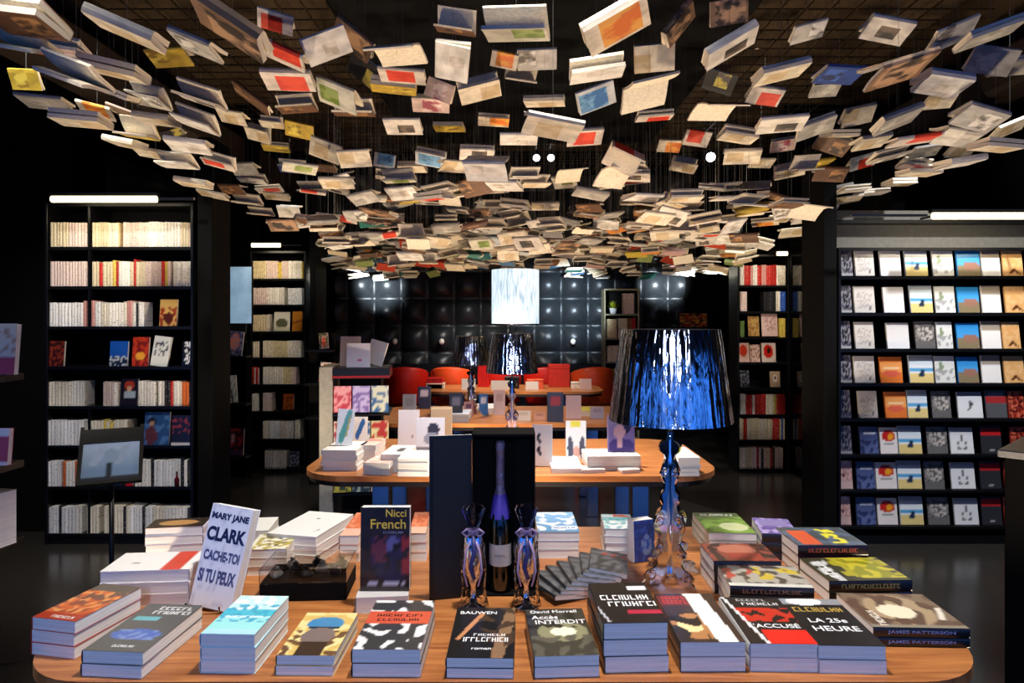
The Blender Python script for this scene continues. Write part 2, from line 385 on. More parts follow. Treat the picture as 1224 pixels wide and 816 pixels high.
# ceiling ducts and the wire mesh below the slab
for k, (x, w) in enumerate(((-2.95, .34), (3.55, .3))):
    struct('trim_%d' % (k+3), MB().box(x-w/2, x+w/2, .5, 9, 3.12, 3.42, bev=.03), M['duct'])
struct('trim_13', MB().box(-1.0, 1.35, 2.3, 6.6, 3.22, 3.36, bev=.02), M['blackm'])  # added black panel that keeps the ceiling centre dark
mm = MB(); zz = 3.5
for i in range(int(5.6/.16)):
    x = -2.6+i*.16; mm.box(x-.004, x+.004, 1.5, 9, zz, zz+.008)
for j in range(int(7.5/.16)):
    y = 1.5+j*.16; mm.box(-2.6, 3.1, y-.004, y+.004, zz+.008, zz+.016)
g = tag(link('ceiling_mesh', mm.mesh('ceiling_mesh', M['meshw'])), 'bronze wire mesh panel spanning the ceiling above the hanging books', 'ceiling mesh', kind='structure')
for a in (2.6, 4.3, 6.2):
    pass
# ================================================================ tables
def outline(x0, x1, y0, y1, r, bow=0, n=10):
    pts = []
    for cx, cy, a0 in ((x1-r, y0+r, -PI/2), (x1-r, y1-r, 0), (x0+r, y1-r, PI/2), (x0+r, y0+r, PI)):
        for i in range(n+1):
            a = a0+PI/2*i/n; pts.append((cx+r*math.cos(a), cy+r*math.sin(a)))
    return pts
def table(x0, x1, y0, y1, r, desc, legs):
    t = thing('display_table', desc, 'table', ((x0+x1)/2, (y0+y1)/2, 0)); cx, cy = (x0+x1)/2, (y0+y1)/2
    o = outline(x0-cx, x1-cx, y0-cy, y1-cy, r)
    part('tabletop', MB().prism(o, TZ-.028, TZ), M['wood'], t)
    oi = outline(x0-cx+.012, x1-cx-.012, y0-cy+.012, y1-cy-.012, r)
    part('apron', MB().prism(oi, TZ-.055, TZ-.028), M['edge'], t)
    for lx, ly in legs: part('leg', MB().box(lx-.045, lx+.045, ly-.02, ly+.02, 0, TZ-.055, bev=.004), M['steel'], t)
    return t
L4 = lambda x, y: [(-x, -y), (x, -y), (-x, y), (x, y)]
table(-1.115, 1.075, 1.452, 2.54, .2, 'oak display table with rounded corners nearest the camera', L4(.62, .3))
table(-1.075, 1.06, 3.36, 4.42, .25, 'second oak display table, behind the black gift box', L4(.68, .3))
table(-1.1, 1.1, 5.06, 6.1, .25, 'third display table back, crowded with small upright books', L4(.62, .3))
table(-.95, 1.0, 7.3, 8.1, .2, 'furthest low display table in front of the padded wall', L4(.62, .25))
# ================================================================ near-table stacks
W_, K_ = 'f2f2f2', '141414'
orange_leaf = art('5c4a42', ('g', .75, 0, 'b8401c'), ('n', 5, .05, 'd0602a'), ('n', 7, .2, 'e89a5a'), ('r', 0, 0, 1, .16, 'a83018'), ('r', 0, .8, 1, 1, '58504c'))
stack([(41.7,737), (83,742.6), (176.6,701), (118,698)], 3, .0285, orange_leaf, 'rust-orange covered paperback at left end of the near table', [('~7', .6, .07, .5, 'f4ece0')], spine='b03a1c')
grey_sea = art('56585a', ('r', .1, .62, .55, .7, '6ab4c0'), ('e', .5, .33, .42, .11, '4a6ab8'), ('n', 9, .1, '7890c8', .12, .22, .9, .42))
stack([(98,777), (169.5,779.6), (244,723), (179,721.6)], 2, .028, grey_sea, 'grey paperback with blue sea picture near the left corner', [('~6', .62, .9, .6, W_, .07), ('~8', .62, .8, .66, W_, .07), ('~9', .55, .1, .35, W_)], spine='4c4e50')
cyan = art('a8dcea', ('g', 0, .3, 'c4eef0'), ('r', 0, .12, 1, .4, '9ce4e4'), ('r', 0, .45, 1, .62, '48bcd4'), ('n', 6, .05, 'e8f6fa', 0, .6, 1, 1), ('n', 8, .1, '3aa8c8', 0, .3, 1, .75))
stack([(237,757.6), (303.7,758), (347,712), (290,712)], 3, .0285, cyan, 'pale turquoise seascape paperback on the near table front', [('~10', .5, .42, .7, 'e8fbff', .05)], spine='bfe6ee')
yel = art('d8b868', ('n', 5, .0, 'ecd898'), ('n', 6, .12, '6a4a30', 0, 0, 1, .55), ('e', .5, .72, .34, .17, '3f86b8'), ('r', .22, .6, .8, .64, '1c1c1c'), ('e', .5, .42, .3, .2, '7a6a68'), ('r', .28, 0, .75, .3, '33241c'))
stack([(330.4,783), (398.8,783), (429,732.5), (367.4,732)], 2, .022, yel, 'sandy paperback with blue oval portrait picture on near table', spine='c8a860')
pois = art('3a3a3c', ('n', 5, .18, 'e8e8e8'), ('r', 0, .5, 1, .74, 'd0583c'))
stack([(422,776), (502,776), (520.5,718), (449,717)], 2, .03, pois, 'charcoal paperback speckled white with an orange band', [('~10', .5, .66, .72, '201414', .05), ('~9', .5, .57, .66, '201414', .05)], spine='2c2c2e')
bau = art('1c1a18', ('l', .12, .35, .45, .85, .035, 'c88a5c'), ('l', .75, .05, .95, .95, .1, '8a6a4c'), ('n', 5, .15, '4a3828', .4, .2, 1, 1))
stack([(532,785.6), (615,786.8), (615,726), (548.5,726)], 2, .022, bau, 'black paperback with orange streak in front of left glass', [('BAUWEN', .38, .88, .62, W_), ('~7', .6, .42, .5, W_, .04), ('~11', .55, .33, .7, W_), ('roman', .5, .16, .3, W_)], spine='141414')
mor = art('3a3830', ('e', .55, .48, .42, .2, '8a8868'), ('e', .55, .48, .22, .09, 'f4f0d0'), ('n', 6, .1, '22201c', 0, .55, 1, 1), ('n', 5, .1, '58564a', 0, 0, 1, .4))
stack([(630,785), (712,782), (698,724), (636.5,731)], 2, .024, mor, 'olive-grey thriller paperback with glowing centre beside right glass', [('David Morrell', .48, .93, .8, W_), ('Accès', .3, .8, .45, W_), ('INTERDIT', .55, .69, .85, W_)], spine='2c2a24')
ann = art('101014', ('r', .62, .8, .95, .9, 'e8e8ee'), ('r', .45, .2, 1, .3, 'b02040'), ('l', .1, .05, .0, .35, .02, 'c8c8d0'))
stack([(719.4,744.4), (797.9,744.4), (770.6,695), (706,698)], 3, .036, ann, 'thick black paperback with bold white title and crimson line', [('~9', .5, .6, .8, W_, .12), ('~8', .58, .44, .78, W_, .11)], spine='1a1a1e')
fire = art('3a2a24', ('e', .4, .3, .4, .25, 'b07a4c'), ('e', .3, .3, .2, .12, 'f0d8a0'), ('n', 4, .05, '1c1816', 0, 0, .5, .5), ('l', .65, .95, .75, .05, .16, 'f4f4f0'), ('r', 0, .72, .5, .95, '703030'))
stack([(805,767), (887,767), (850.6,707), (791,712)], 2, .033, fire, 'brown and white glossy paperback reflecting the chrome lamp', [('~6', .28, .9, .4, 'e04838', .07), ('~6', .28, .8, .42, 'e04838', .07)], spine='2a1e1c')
acc = art('1c1a1c', ('r', .12, .45, 1, .75, 'c02c1c'), ('r', .3, 0, 1, .27, 'e02418'), ('l', .05, 1, .28, 0, .025, 'e8e8e8'), ('n', 6, .12, '141214', .2, .4, 1, .8))
stack([(894,769.5), (974.6,768.6), (931,714), (863,714)], 2, .031, acc, 'red and black thriller with white diagonal stripe', [('~6', .5, .93, .5, 'b8b8b8', .05), ('~7', .6, .84, .6, 'd8d8d8', .06), ("L'ACCUSÉ", .56, .36, .8, W_)], spine='cfcfcf')
heu = art('17171b', ('r', 0, .86, 1, 1, '8f9298'), ('e', .4, .93, .3, .09, 'e8e8e8'))
stack([(976.8,771.7), (1058,771.7), (999.7,716), (931,715)], 2, .03, heu, 'black paperback with gold author line, rightmost of front row', [('~9', .5, .74, .8, 'b89a48', .1), ('LA 25e', .5, .5, .6, W_), ('HEURE', .52, .33, .72, W_)], spine='c8c8cc')
pat = art('7a6450', ('e', .5, .5, .45, .35, 'a89070'), ('n', 4, .05, '5a4030'), ('e', .45, .55, .2, .2, 'e8dcc0'), ('l', .25, .15, .55, .05, .03, 'e8e0d0'), ('r', 0, 0, .08, 1, '8a8070'))
stack([(1042.7,749.8), (1152,750), (1104,708), (1003.5,710.6)], 2, .0225, pat, 'brown clouded landscape paperback at right end of near table', [('~7', .25, .85, .4, 'f0e8d8', .08)], spine='16120f', mode='l', spine_text=('JAMES PATTERSON', '8090c0'))
olive = art('3a3a28', ('n', 3, -.1, 'a8a028', .2, 0, 1, .7), ('r', .1, .1, .9, .55, '8c8c20'), ('n', 5, .1, 'c4b830', .1, .0, 1, .6), ('n', 6, .0, 'c8c8c8', .0, .72, .9, .95))
stack([(991,695), (1085.7,692), (1047.4,665), (957.4,667.6)], 2, .03, olive, 'olive-yellow covered thriller lying behind the brown landscape one', [('~6', .5, .86, .7, 'e8e8e8', .09)], spine='100e0e', mode='l', spine_text=('~18', '8a8450'))
neon = art('4c5458', ('n', 4, .1, '5a6a80'), ('r', .05, .62, .8, .9, 'd8603c'), ('n', 6, .0, 'e8e040', .1, .2, .9, .45))
stack([(952.7,652), (1035.5,651), (1003.5,629.6), (928,630.6)], 3, .03, neon, 'slate thriller with orange and yellow patches at far right', spine='200a10', mode='l', spine_text=('~14', 'c05040'))
viol = art('6a5aa0', ('n', 4, .1, 'b0a0d8'), ('r', .5, .1, .9, .9, '8a80b8'))
stack([(908,638), (950,638), (945,620), (902,619)], 3, .028, viol, 'small violet paperback behind the slate thriller pile', spine='141018', mode='l')
green = art('5c8038', ('n', 4, .0, '7aa044'), ('r', 0, 0, 1, .2, '485c38'), ('e', .35, .7, .3, .2, 'c8d0a0'))
stack([(846,637), (904,637), (880,613), (828.6,612.7)], 3, .025, green, 'green covered paperback at the rear right of near table', [('~8', .5, .12, .7, W_, .09)], spine='607848', mode='r')
brownred = art('3a2c2a', ('n', 5, .0, '8a4438'), ('e', .65, .5, .28, .3, 'b8705c'), ('r', .05, .2, .45, .7, '9c3c30'))
stack([(852,671), (932,670), (911.7,649.4), (838,649.4)], 3, .03, brownred, 'dark red-brown photo paperback right of the chrome lamp', spine='18100f', mode='l', spine_text=('~11', '906050'))
graf = art('a8a49a', ('n', 3.2, .05, 'c8b040', .3, 0, .9, .7), ('n', 4, .1, 'b04838', .3, .6, .95, 1), ('n', 5, .15, '504840'), ('r', 0, 0, .14, 1, 'd0d0c8'))
stack([(873.5,701), (968,701), (952,676.5), (857,674.5)], 3, .026, graf, 'silver paperback with graffiti-coloured lettering right of lamp', spine='1c1210', mode='l', spine_text=('~14', '9a6a50'))
teal = art('e8ecea', ('r', 0, .55, 1, .8, '48a0a8'), ('r', .4, .8, 1, 1, 'c04840'), ('n', 5, .05, '88b8c0'))
stack([(723,632), (760,632), (753,615), (719,614)], 4, .0235, teal, 'white, teal and red paperback left of the chrome lamp', spine='e0e0e0')
sky = art('88b8e0', ('g', 1, 0, '4890c8'), ('n', 4, .1, 'f0f4f8'), ('r', .35, .12, .95, .3, 'e8eef8'), ('r', 0, 0, 1, .08, '5a88a8'))
stack([(641,636), (695,635.6), (682,612), (641,612)], 3, .028, sky, 'sky-blue covered paperback right of the black gift box', [('~7', .62, .2, .6, '3060a0', .07)], spine='d8dce0')
redstrip = art('f6f6f4', ('r', .1, 0, .33, 1, 'd84838'), ('e', .7, .6, .04, .03, '222222'), ('r', .0, 0, .08, 1, 'f6f6f4'))
stack([(120,682), (230.6,681), (241.6,659.8), (153.7,659.5)], 3, .032, redstrip, 'white paperback with a red stripe, left of the leaning book', spine='f0e8e8', mode='r')
darktop = art('2a221e', ('e', .5, .5, .34, .3, 'c09058'))
stack([(180,629), (244.7,630.6), (246,619.5), (186,619.5)], 4, .0275, darktop, 'dark covered paperback with tan oval behind striped pile', spine='e8e4f4', mode='r')
leafy = art('f2eedc', ('n', 5, .02, 'b8a848', .1, .0, 1, 1), ('n', 7, .2, '6a5a20', .2, .1, .9, .9))
stack([(300,657), (346,655), (352,640), (308,637)], 3, .026, leafy, 'cream paperback with mustard leaf drawing behind the display case', spine='f0ecec')
stack([(296,634), (326,634), (327,619), (300,618)], 3, .03, art('f6f6f2'), 'plain white paperback behind the leafy cream pile', spine='f4f4f0')
stack([(334.5,638), (383,641.6), (411,618), (364,606.5)], 3, .03, art('fbfbf8', ('e', .45, .7, .035, .025, '333333'), ('l', .8, .2, .84, .3, .01, '445544')), 'plain white covered paperback beyond the black display case', spine='f0f0ee')
org = art('d8663c', ('n', 4, .1, 'e89068'), ('r', 0, 0, 1, .3, 'e8b8a0'))
stack([(409,640), (436,640), (440,613), (424,612)], 3, .028, org, 'orange covered paperback left behind the upright thriller', spine='e0a890')
stack([(491,637), (512,637), (512,612), (494,612)], 3, .03, org, 'orange covered paperback right behind the upright thriller', spine='e0a890')
# shingled row of thin dark books
thin = art('3a3c40', ('r', .0, .75, 1, .8, 'b03030'), ('n', 6, .15, '6a6c70'))
tcm = cover_mesh('cover', .11, .17, .014, thin, spine='24262a', res=(8, 10)); tpm = pages_mesh(.11, .17, .014)
for i in range(7):
    p = G(664+i*10.5, 694-i*2.2, TZ+.03)
    m4 = Matrix.Translation((p.x, p.y, TZ+.007+i*.0062)) @ rz4(.5-i*.11) @ Matrix.Rotation(.14, 4, 'Y')
    book(.11, .17, .014, thin, 'thin charcoal booklet with red line in shingled row, %s' % ORD[i], m4, cm=tcm, pm=tpm, group='shingled thin booklets')
# ---------------------------------------------------------------- upright books on the near table
def upright(px, py, D, w, l, t, fn, desc, texts=(), yaw=0, lean=.12, z=TZ, spine=None, roll=0, mode=0, res=(16,22), spine_text=None, group=None, cm=None, pm=None, name='paperback_book'):
    """cover faces the camera; base centre at pixel column px, depth D, on height z"""
    X = (px-CX)*D/F
    m4 = Matrix.Translation((X, D, z)) @ rz4(yaw) @ Matrix.Rotation(roll, 4, 'Y') @ Matrix.Rotation(PI/2-lean, 4, 'X') @ Matrix.Translation((0, l/2, -t))
    if lean > 0: m4 = Matrix.Translation((0, 0, t*math.sin(lean))) @ m4
    return book(w, l, t, fn, desc, m4, texts, spine, spine_text=spine_text, res=res, group=group, cm=cm, pm=pm, name=name)
clark = art('e6e6ee', ('n', 9, .3, 'd0d0dc'))
upright(250, 722, 1.80, .125, .262, .035, clark, 'tall white book leaning back with large navy capital title', [('MARY JANE', .5, .88, .9, '1c2048', .085), ('CLARK', .5, .71, .94, '1c2048', .14), ('CACHE-TOI', .5, .5, .86, '4a5078', .1), ('SI TU PEUX', .5, .3, .88, '4a5078', .13)], yaw=-.22, lean=.26, spine='e8e8f0', roll=.1)
st = thing('book_easel', 'clear acrylic easel under the leaning white book', 'easel', tuple(G(252, 726, TZ)), -.22)
part('lip', MB().tube([(-.05, -.035, .02), (-.05, -.03, .004), (.0, -.045, .004), (.05, -.03, .004), (.05, -.035, .02)], .003), M['clear'], st, True)
french = art('201616', ('g', .75, .3, '2c1414'), ('r', .25, .3, .85, .66, '301c40'), ('e', .65, .5, .13, .16, '5c5a90'), ('e', .62, .3, .35, .2, '16183a'), ('e', .4, .5, .16, .18, '602838'), ('r', .12, .09, .95, .12, 'b8b0c0'), ('r', .85, .2, 1, .65, '902428'), ('n', 6, .2, '140c0c'))
upright(460, 707, 1.83, .131, .222, .028, french, 'upright dark thriller with gold author lettering and seated figure', [('Nicci', .72, .93, .42, 'd8b840'), ('French', .56, .8, .72, 'd8b840'), ('~9', .66, .7, .4, '8080a0', .025)], lean=.04, z=TZ+.042, spine='181010')
stack([(427,713), (489,713), (488,702), (428,702)], 1, .042, art('c8c4c4'), 'thick pale book used as a base for upright thriller', spine='b8b4bc')
bl = art('203a80', ('e', .6, .4, .25, .25, '7088b8'), ('n', 5, .1, '2c50a0'))
upright(771, 658, 2.17, .075, .13, .04, bl, 'small upright navy blue book with white page edge', yaw=.35, lean=.05, spine='f2f2f6')
# ---------------------------------------------------------------- black display case with clear lid
c0 = G(362, 716, TZ)
b = thing('display_case', 'black display case with clear lid and dark trinkets inside', 'display case', (c0.x, c0.y+.062, TZ), .05)
part('base', MB().box(-.118, .118, -.075, .075, 0, .05, bev=.003), mat('black_card', '060606', .85, spec=.2), b)
gl = MB()
for a in ((-.118, .118, -.075, -.0735), (-.118, .118, .0735, .075), (-.118, -.1165, -.0735, .0735), (.1165, .118, -.0735, .0735)): gl.box(a[0], a[1], a[2], a[3], .05, .086)
gl.box(-.118, .118, -.075, .075, .086, .0875)
part('lid', gl, mat('thin_clear_lid', 'ffffff', .02, trans=1, var=0, ior=1.25), b)
tm = [mat('trinket_ivory', '8a8478', .4), mat('trinket_pewter', '2c2c30', .35, .6), mat('trinket_brown', '1c1614', .5)]
for i, (x, y, s) in enumerate(((-.085, -.03, .018), (-.04, .0, .019), (.0, -.03, .017), (.035, .01, .019), (.078, -.02, .018), (.085, .035, .018), (-.06, .045, .017), (.01, .05, .018))):
    q = MB(); q.lathe([(.001, 0), (s*.8, .002), (s, s*.5), (s*.7, s), (s*.3, s*1.2), (s*.45, s*1.5), (.001, s*1.75)], 14, wob=lambda a, z: .18*math.sin(3*a+i)+.08*math.sin(7*a))
    o = part('trinket', q, tm[i % 3], b, True, loc=(x, y, .0505))
# ---------------------------------------------------------------- champagne gift box
D0 = 1.90
bx = thing('gift_box', 'tall open black gift box standing at the middle of table', 'gift box', (P(602, 700, D0).x, D0, TZ))
hw, hd, hh = .088, .06, .452
part('back_panel', MB().box(-hw, hw, hd*2-.004, hd*2, 0, hh, bev=.001), M['blackm'], bx)
part('side_panel', MB().box(-hw, -hw+.004, 0, hd*2-.004, 0, hh), M['blackm'], bx)
part('side_panel', MB().box(hw-.004, hw, 0, hd*2-.004, 0, hh), M['blackm'], bx)
part('base_panel', MB().box(-hw+.004, hw-.004, 0, hd*2-.004, 0, .006), M['blackm'], bx)
part('top_panel', MB().box(-hw+.004, hw-.004, 0, hd*2-.004, hh-.006, hh), M['blackm'], bx)
part('inner_shoulder', MB().box(-hw+.004, -.03, .07, hd*2-.004, .006, hh-.006).box(.03, hw-.004, .07, hd*2-.004, .006, hh-.006), M['blackm'], bx)
dr = part('door', MB().box(-.118, 0, -.004, 0, 0, hh, bev=.001), M['black'], bx, loc=(-hw-.001, .001, 0), rot=(0, 0, .22))
part('door_lining', MB().box(-.108, -.008, -.0055, -.0042, .012, hh-.012), mat('dark_blue_satin', '05080e', .5), dr)
bt = thing('champagne_bottle', 'dark champagne bottle with white label inside the gift box', 'bottle', (P(598, 700, D0+.03).x, D0+.034, TZ+.0065))
part('glass_body', MB().lathe([(.001, 0), (.028, .001), (.031, .008), (.031, .17), (.029, .2), (.02, .25), (.0125, .29), (.0115, .3), (.0115, .40), (.001, .402)], 28), mat('dark_green_glass', '060c08', .06, coat=1), bt, True)
part('label', MB().lathe([(.0314, .075), (.0314, .135)], 28), mat('cream_label', 'b8b0a8', .5), bt, True)
part('foil_neck', MB().lathe([(.0215, .243), (.0132, .288), (.0122, .3), (.0122, .395), (.0135, .398), (.0135, .415), (.01, .421), (.001, .422)], 24), mat('silver_pink_foil', '8a7888', .35, .5, bump=.4, bscale=80), bt, True)
part('neck_ribbon', MB().lathe([(.0285, .205), (.0235, .245), (.017, .272)], 24, wob=lambda a, z: .05*math.sin(6*a)), mat('violet_blue_ribbon', '4a3a9c', .35), bt, True)
me = text_mesh('~6', .03); me.materials.append(inkm('303040')); link('label_lettering', me, bt, mtx=Matrix(((1,0,0,0), (0,0,-1,-.0318), (0,1,0,.105), (0,0,0,1))))
# two wrapped champagne flutes
flm = mat('cellophane', 'f4f4ff', .06, trans=1, var=0, bump=.6, bscale=60, ior=1.12)
rib = mat('pink_satin_ribbon', 'a890b4', .4); rib2 = mat('navy_satin_ribbon', '2a2c60', .4)
for k, (px, desc) in enumerate(((566, 'cellophane-wrapped glass with lilac bow left of the bottle'), (629, 'cellophane-wrapped glass with pale pink bow right of the bottle'))):
    p = P(px, 700, 1.83)
    f = thing('wrapped_glass', desc, 'glass', (p.x, 1.83, TZ))
    part('glass_body', MB().lathe([(.001, 0), (.028, 0), (.029, .004), (.008, .012), (.006, .06), (.012, .075), (.024, .1), (.029, .14), (.026, .19), (.023, .2), (.0215, .2), (.024, .14), (.018, .1), (.001, .08)], 26), M['chrome'], f, True)
    part('cellophane_wrap', MB().lathe([(.036, .0), (.032, .03), (.030, .06), (.033, .12), (.030, .17), (.013, .2), (.012, .21), (.02, .235), (.03, .262), (.024, .272)], 40, wob=lambda a, z: .1*math.sin(7*a+z*30)+.06*math.sin(13*a-z*50)), flm, f, True)
    rb = MB()
    for s in (-1, 1):
        rb.tube([(0, -.014, .203), (s*.016, -.022, .216), (s*.028, -.022, .206), (s*.018, -.02, .196), (0, -.014, .203)], .0035, 6)
        rb.tube([(0, -.016, .2), (s*.018, -.034, .16), (s*.024, -.036, .11), (s*.014, -.038, .07)], [.0035, .003, .003, .002], 6)
    rb.lathe([(.0145, .198), (.0155, .204), (.0145, .21)], 20)
    part('bow', rb, (rib, rib)[k], f, True)
    part('ribbon_tail', MB().tube([(0, -.018, .2), (.004, -.038, .16), (-.006, -.04, .12), (.004, -.04, .09)], .006, 6), rib2, f, True)
# ================================================================ baroque table lamps
def wave(n, amp):
    return lambda a, z: amp*(math.sin(n*a)+.5*math.sin(n*1.7*a+2+z*9)+.3*math.sin(a*7+z*5))
def shade_mat():
    m, nt, b = nodes('mirror_foil_shade'); N = nt.nodes.new; L = nt.links.new
    b.inputs['Metallic'].default_value = 1; b.inputs['Roughness'].default_value = .1
    tc = N('ShaderNodeTexCoord'); mp = N('ShaderNodeMapping'); mp.inputs['Scale'].default_value = (60, 60, 1.6)
    L(tc.outputs['Object'], mp.inputs['Vector'])
    nz = N('ShaderNodeTexNoise'); nz.inputs['Scale'].default_value = 1; nz.inputs['Detail'].default_value = 3; nz.inputs['Distortion'].default_value = .6
    L(mp.outputs[0], nz.inputs['Vector'])
    bp = N('ShaderNodeBump'); bp.inputs['Strength'].default_value = .5; bp.inputs['Distance'].default_value = .01
    L(nz.outputs['Fac'], bp.inputs['Height']); L(bp.outputs[0], b.inputs['Normal'])
    rp = N('ShaderNodeValToRGB'); rp.color_ramp.elements[0].position = .3; rp.color_ramp.elements[1].position = .55
    rp.color_ramp.elements[0].color = (.35, .33, .36, 1); rp.color_ramp.elements[1].color = (.9, .9, .95, 1)
    L(nz.outputs['Fac'], rp.inputs[0]); L(rp.outputs[0], b.inputs['Base Color'])
    return m
SH = shade_mat()
def lamp(loc, s, desc, rot=0, lit=0):
    t = thing('table_lamp', desc, 'lamp', loc, rot)
    # baroque silhouette (r, z), scrolls in the outline, cut as four crossed fins
    pr = [(.012,.002),(.105,.002),(.108,.012),(.092,.022),(.098,.036),(.084,.046),(.06,.05),(.048,.062),(.052,.078),(.066,.086),(.068,.1),(.052,.108),(.04,.12),(.044,.14),(.058,.156),(.062,.18),(.052,.2),(.036,.212),(.03,.228),(.038,.242),(.036,.258),(.024,.268),(.022,.29),(.032,.306),(.034,.33),(.026,.35),(.018,.362),(.024,.376),(.04,.388),(.044,.402),(.03,.412),(.016,.416),(.012,.44)]
    poly = [(r*s, z*s) for r, z in pr]+[(0, .44*s), (0, .002*s)]
    for k in range(4):
        M4 = rz4(k*PI/2+.5) @ Matrix.Rotation(PI/2, 4, 'X')
        fn = MB().prism(poly, -.003*s, .003*s, 0, M4)
        # raised scroll rings on the fin
        for (r, z, q) in ((.07, .03, .016), (.045, .095, .014), (.04, .18, .016), (.024, .32, .012)):
            pts = [M4 @ Vector((s*(r+q*(1-.55*i/14)*math.cos(i*.6)), s*(z+q*(1-.55*i/14)*math.sin(i*.6)), 0)) for i in range(15)]
            fn.tube(pts, .0042*s, 6)
        part('base_fin', fn, M['chrome'], t)
    part('stem', MB().lathe([(.001, .0), (.03*s, .002*s), (.014*s, .03*s), (.01*s, .1*s), (.018*s, .13*s), (.01*s, .17*s), (.016*s, .23*s), (.008*s, .28*s), (.014*s, .33*s), (.007*s, .38*s), (.007*s, .56*s), (.001, .562*s)], 20), M['chrome'], t, True)
    n = 200
    prof = [(.1785*s, .475*s), (.176*s, .49*s), (.167*s, .56*s), (.158*s, .63*s), (.149*s, .70*s), (.142*s, .742*s)]
    sh = part('shade', MB().lathe(prof, n, wob=wave(38, .006)), SH, t, True)
    part('shade_lining', MB().lathe([(r*.97, z) for r, z in prof], 60), mat('shade_lining', '504c48', .4), sh, True)
    rg = MB()
    for k in range(3): rg.tube([(0, 0, .555*s), (.148*s*math.cos(k*2.09), .148*s*math.sin(k*2.09), .70*s)], .0015*s, 6)
    part('shade_carrier', rg, M['steel'], t)
    part('bulb', MB().lathe([(.001, .56*s), (.012*s, .562*s), (.014*s, .58*s), (.028*s, .61*s), (.03*s, .635*s), (.018*s, .66*s), (.001, .667*s)], 20), mat('frosted_bulb', 'f0f0e8', .4, emit='ffe8c0' if lit else None, estr=lit), t, True)
    return t
lamp(tuple(G(801, 694, TZ)), 1.0, 'large lamp with pleated mirror shade and baroque chrome base, nearest')
lamp(tuple(G(612, 516, TZ).xy)+(TZ,), 1.0, 'mirror-shaded lamp straight above the gift box, on middle table') if False else None
p = G(612, 521, TZ); lamp((p.x, 4.3, TZ), .92, 'mirror-shaded table lamp rising behind the black gift box', .3)
lamp(((563-CX)*5.5/F, 5.5, TZ), .86, 'mirror-shaded lamp left behind the middle lamp, on third table', .9)
# pendant
pd = thing('pendant_lamp', 'glowing white drum pendant in front of the padded wall', 'pendant lamp', ((616-CX)*6.2/F, 6.2, 1.48))
pm_ = mat('lit_shade_fabric', 'e8f0f4', .5, emit='c8e4f0', estr=1.15, var=.3, scale=10, stretch=(9, 9, 1))
_n = pm_.node_tree; _r = _n.nodes.new('ShaderNodeValToRGB'); _z = [q for q in _n.nodes if q.type == 'TEX_NOISE'][0]
_r.color_ramp.elements[0].position = .3; _r.color_ramp.elements[0].color = (.16, .34, .46, 1); _r.color_ramp.elements[1].position = .62; _r.color_ramp.elements[1].color = (.8, .95, 1, 1)
_n.links.new(_z.outputs['Fac'], _r.inputs[0]); _n.links.new(_r.outputs[0], _n.nodes['Principled BSDF'].inputs['Emission Color'])
part('shade', MB().lathe([(.215, 0), (.215, .49)], 80, wob=lambda a, z: .008*math.sin(40*a)), pm_, pd, True)
part('shade_rim', MB().lathe([(.217, -.004), (.221, 0), (.217, .006)], 60), M['steel'], pd, True)
part('diffuser', MB().lathe([(.001, .02), (.21, .02)], 60), mat('pendant_diffuser', 'c8d0d4', .6), pd)
part('suspension_rod', MB().tube([(0, 0, .3), (0, 0, ZC-1.48)], .005), M['steel'], pd)
part('lower_rod', MB().tube([(0, 0, .02), (0, 0, -.07)], .006), M['steel'], pd)
# ================================================================ wall bookcases
SB = {}; SHELF = []
PALE = dict(cream=spine_mat('cream_spine', 'ece2cc'), ivory=spine_mat('ivory_spine', 'f2ece0'), white=spine_mat('white_spine', 'f6f4f0'), rose=spine_mat('pale_rose_spine', 'e6cfc4'), sand=spine_mat('sand_spine', 'e2d2ae'),
 red=spine_mat('red_spine', 'c02418', 'f0d0c0'), yellow=spine_mat('yellow_spine', 'e0c458'), black=spine_mat('black_spine', '1c1a1c', 'c0c0c0'), brown=spine_mat('brown_spine', '8a5a34', 'e8d8b0'), orange=spine_mat('orange_spine', 'd86828'), blue=spine_mat('blue_spine', '2858b0', 'e8e8f0'), pink=spine_mat('pink_spine', 'd89a90'), green=spine_mat('green_spine', '6a8a48'))
um = MB(); um.box(-.5, .5, .02, 1, 0, 1)      # page/cover body behind a rounded spine, unit size
o = len(um.v)
for z in (0, 1):
    for i in range(7): um.v.append((-.5+i/6, .03-.055*math.sin(PI*i/6), z))
for i in range(6): um.f.append((o+i, o+i+1, o+8+i, o+7+i)); um.m.append(0)
um.f.append(tuple(o+i for i in range(7))[::-1]); um.f.append(tuple(o+7+i for i in range(7))); um.m += [0, 0]
def spine_mesh(c):
    if c not in SB: SB[c] = um.mesh('shelf_book_'+c, PALE[c])
    return SB[c]
def shelf_row(D, x0, x1, yb, h, mix, where, seed, dmin=.016, dmax=.026, runs=(3, 9)):
    """packed spine-out books from pixel column x0 to x1, feet at pixel row yb"""
    r = random.Random(seed); X0, X1 = (x0-CX)*D/F, (x1-CX)*D/F; z = CH-(yb-HY)*D/F; x = X0
    base = [m for m in mix if isinstance(m, str)]; rare = dict((m[0], m[1]) for m in mix if not isinstance(m, str))
    run = r.choice(base); n = 0; hb = h
    while x < X1-.008:
        if n <= 0: run = r.choice(base); n = r.randint(*runs); hb = h*r.uniform(.955, 1.01)
        n -= 1; c = run
        for k, pr in rare.items():
            if r.random() < pr: c = k; break
        t = min(r.uniform(dmin, dmax), X1-x); hk = hb*r.uniform(.99, 1.005)
        if c != run: hk *= r.uniform(.92, 1.1); 
        SHELF.append((t*hk/D/D, x+t/2, D, z+.0005, t*.96, hk, c, 'spine-out %s paperback %s' % (c, where))); x += t
FC = {}
